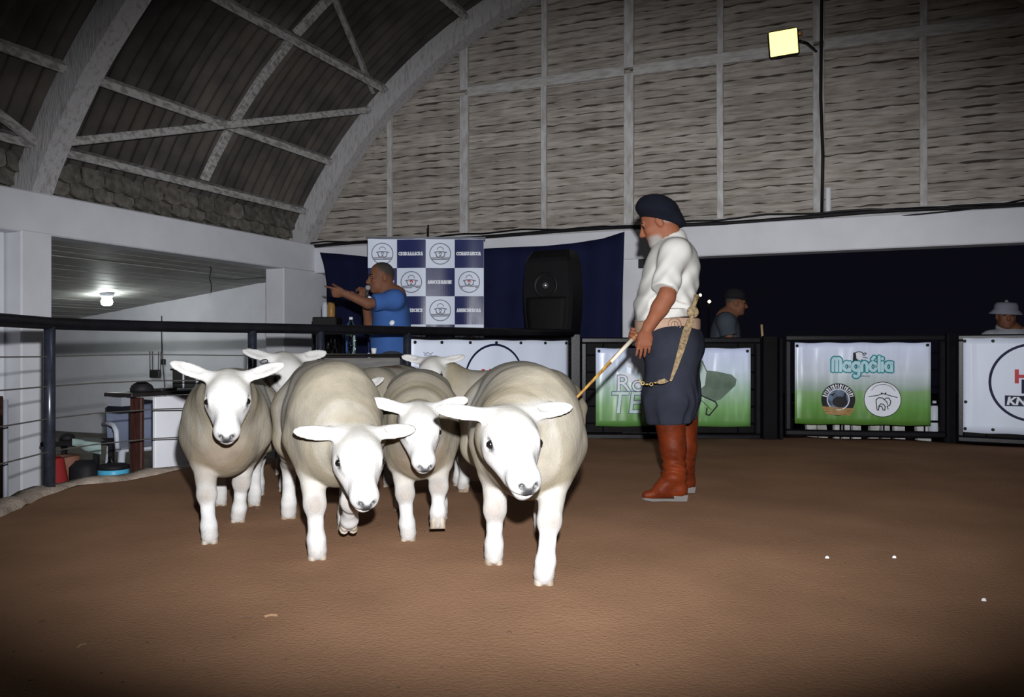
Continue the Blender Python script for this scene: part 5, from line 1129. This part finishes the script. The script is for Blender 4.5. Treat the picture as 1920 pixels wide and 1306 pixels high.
def hand_sdf(S, w, d, side, curls, s=1.0, thumb=(.6,.75,-.25), col=(0,0,0), spread=.10, tcurl=.5, lefth=False):
    "w wrist, d finger direction, side towards the thumb; palm faces side x d (n points out of the back of the hand)"
    d = unit(d); side = unit(np.array(side)-d*(np.array(side)@d)); n = np.cross(side, d) if lefth else np.cross(d, side)
    w = np.array(w, float); pt = lambda a, b, c: w+(d*a+side*b+n*c)*s
    S.cone(pt(-.03,0,0), pt(.025,0,0), .025*s, .026*s, .012, col, flat=(n,1.25))
    S.ell(pt(.050,0,0), (.048*s,.041*s,.0165*s), (d, side, n), .012, col)
    S.cone(pt(.02,.018,-.006), pt(.05,.032,-.012), .019*s, .015*s, .012, col)
    for i, (off, ln, r_) in enumerate(((.0315,.074,.0092),(.0108,.082,.0095),(-.0105,.076,.0092),(-.030,.060,.0082))):
        a = pt(.082-.004*abs(i-1.2), off, .002); dirn = unit(d+side*spread*(1.5-i)*.5); c = curls[i] if isinstance(curls, (list, tuple)) else curls
        S.ell(a, (.012*s,.0105*s,.0105*s), (d, side, n), .007, col)
        ang = 0
        for j, (fr, rr_) in enumerate(((.45,1.0),(.30,.93),(.25,.84))):
            ang += c*(.9, 1.1, .8)[j]; v = dirn*math.cos(ang)-n*math.sin(ang); b = a+v*ln*fr*s
            S.cone(a, b, r_*rr_*s, r_*(rr_-.08)*s, .0035, col); a = b
    a = pt(.028,.030,-.006); v = unit(d*thumb[0]+side*thumb[1]+n*thumb[2])
    for j, (ln, rr_) in enumerate(((.036,.0125),(.032,.0108),(.024,.0095))):
        b = a+v*ln*s; S.cone(a, b, rr_*s, (rr_-.0012)*s, .006, col); a = b; v = unit(v*(1-tcurl*.35)-n*tcurl*.45+d*.15)
    return n

# ---- the man in the beret
MX, MY = 0.90, 4.79
man = empty('person', (MX, MY, 0), 'man in navy beret, white shirt and brown boots holding a cane behind the sheep', 'person')
tw = 0.16                                          # the body is turned a little away from the lens
fv = np.array([-math.cos(tw), math.sin(tw), 0]); lv = np.array([-math.sin(tw), -math.cos(tw), 0]); uv = np.array([0,0,1.0])
def Q(f, l, z): return np.array([MX, MY, 0])+fv*f+lv*l+uv*z
BX = (fv, lv, uv)
S = SDF((0.42,4.18,-0.01), (1.22,5.28,1.80), 0.0055)
hc = np.array(P(1235,417,4.80)); hf = np.array([-.90,.20,-.40])
H, HA = head_sdf(S, hc, hf, np.array([-.36,.06,.93]), 1.0, beard=True)
S.paint(H(-.06,0,.02), (.07,.09,.07), HA, 0, 1.0, .012)
ns = np.array(P(1262,468,4.80)); S.cone(H(-.03,0,-.06), ns, .060, .075, .03)
S.cone(Q(.0,0,1.36), Q(0,0,.95), .10, .12, .05)
for l0, Yb_, a_, b_ in ((.10,4.66,(1258,800),(1268,895)),(-.10,4.93,(1282,800),(1284,890))):
    kq = np.array(P(*a_, Yb_)); S.cone(Q(0,l0,.95), kq, .075, .05, .05); S.cone(kq, np.array(P(*b_, Yb_)), .05, .035, .04)
# near (left) arm hanging down, hand in front of the thigh
sh = np.array(P(1268,478,4.60)); el = np.array(P(1250,556,4.50)); wr = np.array(P(1213,618,4.53))
S.cone(Q(0,0,1.36), sh, .05, .042, .03); S.cone(sh, el, .045, .046, .02); S.cone(el, el+(wr-el)*.35, .047, .046, .02); S.cone(el+(wr-el)*.3, wr, .046, .029, .02)
hand_sdf(S, wr, np.array(P(1204,672,4.55))-wr, (-1,.15,-.1), [.16,.20,.22,.30], s=1.02, thumb=(.85,.15,-.5), spread=.03, lefth=True)
# far (right) arm reaching forward to the cane
sh2 = Q(-.02,-.21,1.39); wr2 = np.array(P(1203,634,4.86)); el2 = np.array(P(1246,590,5.02))
S.cone(Q(0,0,1.36), sh2, .05, .042, .03); S.cone(sh2, el2, .056, .046, .02); S.cone(el2, wr2, .046, .03, .02)
cn0, cn1 = np.array(P(1197,624,4.80)), np.array(P(1062,765,4.55)); cdir = unit(cn1-cn0)
hd_ = unit(np.array([-.80,-.45,.22])); hs_ = unit(np.cross(hd_, np.cross(cdir, hd_)))
hand_sdf(S, wr2, hd_, -hs_ if hs_[2] < 0 else hs_, [1.0,1.05,1.1,1.15], s=1.0, thumb=(.7,.3,-.55), tcurl=.7)
S.build('body', M['skin'], man); face_parts(man, H, HA)
# shirt
S = SDF((0.60,4.30,0.90), (1.20,5.22,1.60), 0.0065)
S.ell(Q(-.01,0,1.24), (.160,.200,.25), BX, .05); S.ell(Q(.018,0,1.10), (.168,.19,.18), BX, .05); S.ell(Q(-.055,0,1.33), (.125,.19,.16), BX, .05); S.cone(Q(.02,.08,1.06), Q(.02,-.08,1.0), .15, .15, .05)
S.cone(Q(-.05,.18,1.395), Q(-.05,-.18,1.395), .080, .080, .05)
S.cone(Q(.0,0,1.40), ns+np.array([-.01,0,.03]), .085, .078, .03); S.cone(ns+np.array([.012,0,.0]), ns+np.array([.010,0,.062]), .078, .070, .02)
sl0, sl1 = np.array(P(1262,476,4.60)), np.array(P(1246,540,4.525)); S.cone(sl0, sl1, .078, .076, .03)
sl2 = np.array(el2); sd2 = sh2+(el2-sh2)*.72; S.cone(sh2, sd2, .086, .080, .03)
# collar
nk = unit(H(-.035,0,-.11)-ns); S.cone(ns, ns+nk*.055, .080, .078, .01, cap=False)
S.warp(lambda X, Y, Z: 0.0045*np.sin(Z*46+X*60+Y*18)*np.clip((1.36-Z)*4, 0, 1)+0.004*smooth_noise(X, Y, Z, 24, 4)+0.0035*np.sin(X*70-Z*55+4*np.sin(Y*9))*np.clip((1.46-Z)*5, 0, 1))
an = unit(sl1-sl0); S.below(an, float(an@(sl1+an*.012)), lo=sl1-np.array([.14,.12,.10]), hi=sl1+np.array([.14,.075,.12]))
S.below((0.10,0,-1), 0.10*MX-1.022)
S.cut(H(-.025,0,-.075), (.066,.066,.10), HA, .006)
S.build('shirt', M['shirt'], man)
mb = MB(); cnr = [ns+nk*.05+(HA[0]*math.cos(t)*.072+HA[1]*math.sin(t)*.070) for t in [2*PI*i/20 for i in range(21)]]; mb.tube(cnr, .012, 8); mb.build('collar', M['shirt'], man, smooth=True)
# belt
def oval(f0, l0, rf, rl, z0, z1, n=44):
    mb = MB(); vs = []
    for z, e in ((z0,0),(z0+.006,.006),(z1-.006,.006),(z1,0)):
        for k in range(n):
            t = 2*PI*k/n; vs.append(Q(f0+(rf+e)*math.cos(t), l0+(rl+e)*math.sin(t), z))
    for z, e in ((z1,-.012),(z0,-.012)):
        for k in range(n):
            t = 2*PI*k/n; vs.append(Q(f0+(rf+e)*math.cos(t), l0+(rl+e)*math.sin(t), z))
    mb.raw(vs, [(j*n+k, j*n+(k+1) % n, ((j+1) % 6)*n+(k+1) % n, ((j+1) % 6)*n+k) for j in range(6) for k in range(n)]); return mb
be = oval(0.0, 0, .182, .188, .945, 1.028).build('belt', M['belt'], man, smooth=True)
bp_ = Vector(Q(-.035,.192,.990)); bax = (Vector(-fv), Zv, Vector(lv)); mb = MB(); mb.torus(bp_, .034, .004, bax, 22, 6); mb.torus(bp_, .018, .003, bax, 18, 6); mb.tube([bp_+Zv*.012, bp_-Zv*.012], .003, 6); mb.build('buckle', M['beltdark'], be, smooth=True)
# trousers
S = SDF((0.62,4.38,0.36), (1.22,5.18,1.02), 0.0065)
S.ell(Q(-.01,0,.90), (.185,.195,.15), BX, .05); S.ell(Q(-.07,.0,.86), (.135,.185,.13), BX, .05)
for l0, f0, f1 in ((.095,-.015,-.012), (-.105,-.035,-.04)):
    S.cone(Q(f0,l0,.86), Q(f1,l0+.015*np.sign(l0),.58), .150, .152, .05); S.cone(Q(f1,l0,.58), Q(f1+.0,l0,.48), .152, .130, .04); S.cone(Q(f1,l0,.50), Q(f1-.005,l0,.42), .125, .098, .03)
S.warp(lambda X, Y, Z: 0.007*np.sin(Z*34+X*22*np.sin(Y*7)+Y*9)*np.clip((.72-Z)*3, 0, 1)+0.007*smooth_noise(X, Y, Z, 15, 9)+0.003*smooth_noise(X, Y, Z, 38, 2))
S.below((0,0,1), .985); S.below((0.05,0,-1), 0.05*MX-.43)
S.build('trousers', M['trouser'], man)
# boots
for nm, top_, mid_, ank, heel, toe, Yb_ in (('near',(1256,786),(1262,838),(1266,884),(1276,918),(1212,926),4.66),('far',(1281,786),(1283,838),(1281,880),(1291,905),(1238,908),4.93)):
    S = SDF((0.55,Yb_-.16,-0.01), (1.22,Yb_+.16,0.52), 0.0055); pt = lambda q_, dy=0: np.array(P(q_[0], q_[1], Yb_+dy))
    a, b, c, hh, tt = pt(top_), pt(mid_), pt(ank), pt(heel), pt(toe); gz = 0.0
    hh[2] = .055; tt[2] = .030
    S.cone(a, b, .088, .072, .03); S.cone(b, c, .072, .062, .03); S.cone(c, hh+np.array([-.01,0,.03]), .062, .044, .03)
    S.cone(c+np.array([-.01,0,-.03]), hh*.45+tt*.55+np.array([0,0,.028]), .055, .045, .03, flat=(np.array([0,1,0]),1.0)); S.cone(hh, tt, .040, .024, .03, flat=(np.array([0,1,0]),.95))
    S.warp(lambda X, Y, Z, c=c: 0.0045*np.sin((Z+.25*(X-c[0]))*150+3*np.sin(Y*30))*np.exp(-((Z-c[2]-.03)/.07)**2)+.0025*smooth_noise(X, Y, Z, 40, 5))
    S.below((0,0,-1), -.012); S.below((0,0,1), .46)
    ob = S.build('boot', [M['boot']], man)
    mb = MB(); L_ = 12; vs = []
    sol = [(hh[0]+.036,0),(hh[0]+.026,-.026),(hh[0]-.03,-.033),((hh[0]*.5+tt[0]*.5),-.026),(tt[0]+.03,-.034),(tt[0]-.012,-.02),(tt[0]-.024,0),(tt[0]-.012,.02),(tt[0]+.03,.034),((hh[0]*.5+tt[0]*.5),.026),(hh[0]-.03,.033),(hh[0]+.026,.026)]
    for z in (0.0, .014): vs += [(x, Yb_+y, z+(.004 if tt[0]+.03 > x else 0)) for x, y in sol]
    mb.raw(vs, [(k, (k+1) % 12, 12+(k+1) % 12, 12+k) for k in range(12)]+[tuple(range(12)), tuple(range(23,11,-1))]); mb.build('sole', M['sole'], ob)
    mb = MB(); mb.hexa([(hh[0]-.04,Yb_-.032,0),(hh[0]+.03,Yb_-.032,0),(hh[0]+.03,Yb_+.032,0),(hh[0]-.04,Yb_+.032,0),(hh[0]-.045,Yb_-.034,.035),(hh[0]+.036,Yb_-.034,.035),(hh[0]+.036,Yb_+.034,.035),(hh[0]-.045,Yb_+.034,.035)]); mb.build('heel', M['sole'], ob)
# beret
S = SDF((0.58,4.55,1.48), (1.12,5.05,1.82), 0.0055)
bcn = np.array(P(1234,402,4.80)); ba = unit(np.array([.95,-.0,-.26])); bu = unit(np.array([.26,0,.95])); by = np.cross(bu, ba)
S.ell(bcn+bu*.012, (.138,.130,.062), (ba, by, bu), .02); S.ell(bcn+ba*.0+bu*.05, (.088,.10,.050), (ba, by, bu), .05); S.ell(bcn+ba*.088-bu*.016, (.080,.095,.036), (ba, by, bu), .03); S.ell(bcn-ba*.02+bu*.045, (.10,.105,.055), (ba, by, bu), .04)
S.cone(bcn-bu*.02, bcn-bu*.034, .100, .098, .02)
S.warp(lambda X, Y, Z: .004*smooth_noise(X, Y, Z, 26, 11))
S.below(-bu, float((-bu)@(bcn-bu*.040))); S.cut(H(-.01,0,.005), (.098,.081,.10), HA, .004)
S.build('beret', M['beret'], man)
# cane
cn = empty('cane', cn1, 'long wooden cane with a pale upper length held out towards the nearest sheep', 'cane')
cp_ = lambda t: Vector(cn0+(cn1-cn0)*t)
mb = MB(); mb.tube([cp_(-.12), cp_(.10)], .0125, 10); mb.build('handle', M['handle'], cn, smooth=True)
mb = MB(); mb.tube([cp_(.10), cp_(.40)], [.014,.011], 10); mb.build('pale_length', M['canewhite'], cn, smooth=True)
mb = MB(); mb.tube([cp_(.10)+Vector((0,0,.010)), cp_(.40)+Vector((0,0,.008)), cp_(.7), cp_(1.0)], [.006,.007,.0075,.006], 8); mb.tube([cp_(.39), cp_(.7), cp_(1.0)], [.0095,.0085,.0065], 8); mb.build('shaft', M['cane'], cn, smooth=True)
mb = MB(); mb.tube([cp_(.14)+Vector((.02,0,-.012)), cp_(.06)+Vector((.035,0,-.02)), cp_(.02)+Vector((.06,.0,-.01))], [.008,.018,.010], 8); mb.build('wrist_loop', M['blackmat'], cn, smooth=True)
# riding whip tucked into the belt
wp = empty('riding_whip', P(1256,714,4.46), 'plaited riding whip tucked behind the belt, hanging over the trousers', 'whip')
mb = MB(); mb.tube([P(1307,553,4.62),P(1300,575,4.61),P(1297,600,4.59)], [.016,.012,.014], 8); mb.build('handle', M['leather'], wp, smooth=True)
mb = MB(); q = P(1299,585,4.60); mb.lathe([(.030,-.008),(.034,0),(.030,.008)], q, 18, (Vector((1,0,0)),Zv,Vector((0,-1,0)))); mb.build('disc', M['leather'], wp, smooth=True)
mb = MB(); A_ = [P(1296,598,4.585),P(1287,620,4.555),P(1277,655,4.485),P(1266,690,4.462),P(1257,714,4.46)]
vs = []
for i, p_ in enumerate(A_):
    w_ = (.020,.022,.018,.012,.006)[i]
    for sx_, sy_ in ((-w_,-.006),(w_,-.006),(w_,.006),(-w_,.006)): vs.append(p_+Vector((sx_,sy_,0)))
mb.raw(vs, [(i*4+k, i*4+(k+1) % 4, (i+1)*4+(k+1) % 4, (i+1)*4+k) for i in range(4) for k in range(4)]+[(3,2,1,0),(16,17,18,19)]); mb.build('strap', M['leather'], wp)
mb = MB(); mb.raw([P(1254,715,4.455),P(1246,709,4.45),P(1236,712,4.45),P(1229,717,4.45),P(1238,720,4.45),P(1247,718,4.45)]+[P(1254,715,4.465)+Vector((0,.01,0)),P(1246,709,4.46)+Vector((0,.01,0)),P(1236,712,4.46)+Vector((0,.01,0)),P(1229,717,4.46)+Vector((0,.01,0)),P(1238,720,4.46)+Vector((0,.01,0)),P(1247,718,4.46)+Vector((0,.01,0))], [(0,1,2,3,4,5),(11,10,9,8,7,6)]+[(k,(k+1) % 6,6+(k+1) % 6,6+k) for k in range(6)]); mb.build('leather_tab', M['leather'], wp)
ch_ = [(1229,717),(1221,720),(1213,720),(1205,718),(1200,713)]
for i, (x, y) in enumerate(ch_):
    q = P(x, y, 4.45+.006*i); mb = MB(); mb.torus(q, .0085, .0026, (Vector((1,0,0)), (Zv if i % 2 else Vector((0,1,.2)).normalized()), (Vector((0,-1,0)) if i % 2 else Zv)), 12, 6); mb.build('chain_link', M['brass'], wp, smooth=True)

# ---- a simpler clothed figure for the people outside the ring
def figure(name_label, hc, hf, hu, floor, shoulders, chest, hips, shirt, hair, arms, skin='skindark', legs='jeans', h=0.0075, bulk=1.0, sleeve=.62, group=None, sc=1.0, thumbs=((.6,.75,-.25),(.6,.75,-.25))):
    hc = np.array(hc); root = empty('person', (hips[0], hips[1], floor), name_label, 'person', group)
    pts = np.array([hc, chest, hips]+[x for a in arms for x in a[:3]]); lo, hi = pts.min(0)-.32, pts.max(0)+.32; lo[2] = floor-.01
    S = SDF(lo, hi, h); H, A = head_sdf(S, hc, hf, hu, sc, hair=hair)
    chest, hips = np.array(chest), np.array(hips); ls, rs = np.array(shoulders[0]), np.array(shoulders[1])
    neck = (ls+rs)/2+np.array([0,0,.03]); S.cone(H(-.03,0,-.08), neck, .06*sc, .07, .03)
    S.cone(neck, hips, .10, .11, .05)
    ax = unit(rs-ls); sd_ = np.array([ax[0], ax[1], 0]); sd_ = unit(sd_); f_ = np.array([-sd_[1], sd_[0], 0]); fx_ = [hips-sd_*.1, hips+sd_*.1]
    for q_ in fx_: S.cone(q_, (q_[0], q_[1], floor+.06), .075, .045, .04); S.cone((q_[0], q_[1], floor+.04), (q_[0]+unit(hf)[0]*.12, q_[1]+unit(hf)[1]*.12, floor+.03), .045, .035, .03)
    for (a, e, w, d, sd2, cur), s0 in zip(arms, (ls, rs)):
        a, e, w = [np.array(x, float) for x in (a, e, w)]; S.cone(neck, a, .05, .035, .03); S.cone(a, e, .036, .045, .02); S.cone(e, w, .046, .03, .02); hand_sdf(S, w, d, sd2, cur, col=(0,0,0), lefth=(s0 is ls), thumb=thumbs[0 if s0 is ls else 1], s=sc)
    S.build('body', M[skin], root); face_parts(root, H, A, sc)
    T = SDF(np.minimum(chest, hips)-.42, np.maximum(chest, hips)+.48, h); BA = (f_, sd_, np.array([0,0,1.0]))
    T.ell(chest, (.150*bulk,.195,.22), BA, .06); T.ell((chest+hips)/2+np.array([0,0,-.02]), (.165*bulk,.19,.24), BA, .06); T.ell(hips+np.array([0,0,.05]), (.155*bulk,.185,.15), BA, .05)
    T.cone(ls, rs, .08, .08, .05); T.cone((ls+rs)/2, H(-.035,0,-.115), .085, .074, .03)
    for (a, e, w, *_), s0 in zip(arms, (ls, rs)):
        a, e = np.array(a, float), np.array(e, float); T.cone((ls+rs)/2, a, .085, .085, .04); T.cone(a, a+(e-a)*sleeve, .080, .078, .03)
    T.warp(lambda X, Y, Z: .005*smooth_noise(X, Y, Z, 22, 8)); T.below((0,0,-1), -(hips[2]-.03)); T.cut(H(-.02,0,-.055), (.062*sc,.060*sc,.085*sc), A, .006)
    for (a, e, *_) in arms:
        a, e = np.array(a, float), np.array(e, float); n_ = unit(e-a); cpt = a+(e-a)*(sleeve+.06); T.below(n_, float(n_@cpt), lo=cpt-.10, hi=cpt+.10)
    T.build('shirt', M[shirt], root)
    T = SDF((hips[0]-.34, hips[1]-.34, floor), (hips[0]+.34, hips[1]+.34, hips[2]+.08), .009)
    T.ell(hips+np.array([0,0,-.03]), (.15*bulk,.18,.13), BA, .05)
    for q_ in fx_: T.cone(q_, (q_[0], q_[1], floor+.08), .105, .075, .05)
    T.below((0,0,-1), -(floor+.055)); T.build('trousers', M[legs], root)
    return root, H, A
# ---- announcer behind the desk
Ya = 7.42; pa = lambda x, y, dy=0: np.array(P(x, y, Ya+dy))
an_, H, A = figure('announcer in a blue polo shirt pointing along an outstretched arm with a microphone', pa(715,521), np.array([-.88,-.44,-.10]), np.array([-.06,0,1.0]), -0.113,
    (pa(741,562,-.17), pa(741,562,.19)), pa(733,590), pa(734,668), 'polo', 'short',
    [(pa(738,562,-.20), pa(690,569,-.30), pa(645,550,-.36), np.array([-1,-.1,.12]), np.array([0,-.35,1]), [.05,1.15,1.2,1.25]),
     (pa(738,572,.20), pa(692,607,.10), pa(684,562,-.02), np.array([-.1,-.3,1]), np.array([-.6,-.8,0]), [1.0,1.05,1.1,1.1])], bulk=1.12, sc=1.12, sleeve=.72, thumbs=((.8,.2,-.5),(.6,.75,-.25)))
mb = MB(); q = P(735,605,Ya-.215); mb.lathe([(.022,-.004),(.024,.004),(.012,.008)], q, 14, (Vector((1.0,0,.15)).normalized(),Zv,Vector((.1,-1,0)).normalized())); mb.build('shirt_badge', M['badge'], an_, smooth=True)
mw = pa(684,560,-.03); mk = empty('microphone', Vector(pa(686,575,-.06)), 'microphone held up to the mouth of the announcer', 'microphone'); mt = Vector(pa(690,539,-.16)); m0 = Vector(pa(684,574,-.06))
mb = MB(); mb.tube([m0, m0.lerp(mt,.85)], [.011,.015], 12); mb.build('handle', M['gridmetal'], mk, smooth=True)
mb = MB(); mb.lathe([(.001,-.026),(.018,-.02),(.026,0),(.02,.018),(.001,.026)], mt, 16); mb.build('mic_grille', M['mic'], mk, smooth=True)
# ---- two people in the dark beyond the fence
Yc = 8.38; pc = lambda x, y, dy=0: np.array(P(x, y, Yc+dy))
p1, H, A = figure('person in a dark cap and grey-blue shirt walking past beyond the fence', pc(1379,568), np.array([.97,-.12,-.12]), np.array([.08,0,1.0]), -0.26,
    (pc(1361,601,.18), pc(1361,601,-.18)), pc(1361,625), pc(1358,690), 'greyshirt', 'short',
    [(pc(1362,604,.2), pc(1372,660,.22), pc(1392,700,.1), np.array([.6,0,-.8]), np.array([.3,.9,.2]), .3), (pc(1362,604,-.2), pc(1371,652,-.22), pc(1388,700,-.15), np.array([.5,0,-.85]), np.array([.8,.2,.4]), .3)], sc=.97, sleeve=.45)
mb = MB(); hx_ = tuple(Vector(v) for v in A); mb.lathe([(.098,.035),(.104,.06),(.098,.10),(.07,.135),(.001,.15)], Vector(H(-.012,0,0)), 20, hx_); cb = mb.build('cap', M['darkhat'], p1, smooth=True)
mb = MB(); mb.lathe([(.13,.04),(.132,.046),(.10,.055)], Vector(H(-.005,0,0)), 24, hx_); mb.build('brim', M['darkhat'], cb, smooth=True)
Ye = 7.85; pe = lambda x, y, dy=0: np.array(P(x, y, Ye+dy))
p2, H, A = figure('person in a pale bucket hat looking over the fence above the KNO banner', pe(1886,592), np.array([-.30,-.95,-.05]), np.array([0.05,0,1.0]), -0.26,
    (pe(1937,628,.02), pe(1862,634,.02)), pe(1900,655), pe(1902,735), 'paleshirt', 'short',
    [(pe(1944,634,.02), pe(1960,700,.02), pe(1950,760,-.04), np.array([-.1,0,-1]), np.array([-.9,-.3,0]), .3), (pe(1856,638,.02), pe(1848,700,.04), pe(1854,760,0), np.array([.1,0,-1]), np.array([.9,-.3,0]), .3)], sc=.98, sleeve=.9)
hx_ = tuple(Vector(v) for v in A); mb = MB(); mb.lathe([(.142,.015),(.144,.022),(.103,.062),(.100,.10),(.085,.125),(.001,.132)], Vector(H(-.01,0,0)), 24, hx_); hb_ = mb.build('bucket_hat', M['palehat'], p2, smooth=True)
mb = MB(); mb.lathe([(.001,.128),(.014,.132),(.016,.145),(.001,.155)], Vector(H(-.01,0,0)), 12, hx_); mb.build('button', M['palehat'], hb_, smooth=True)
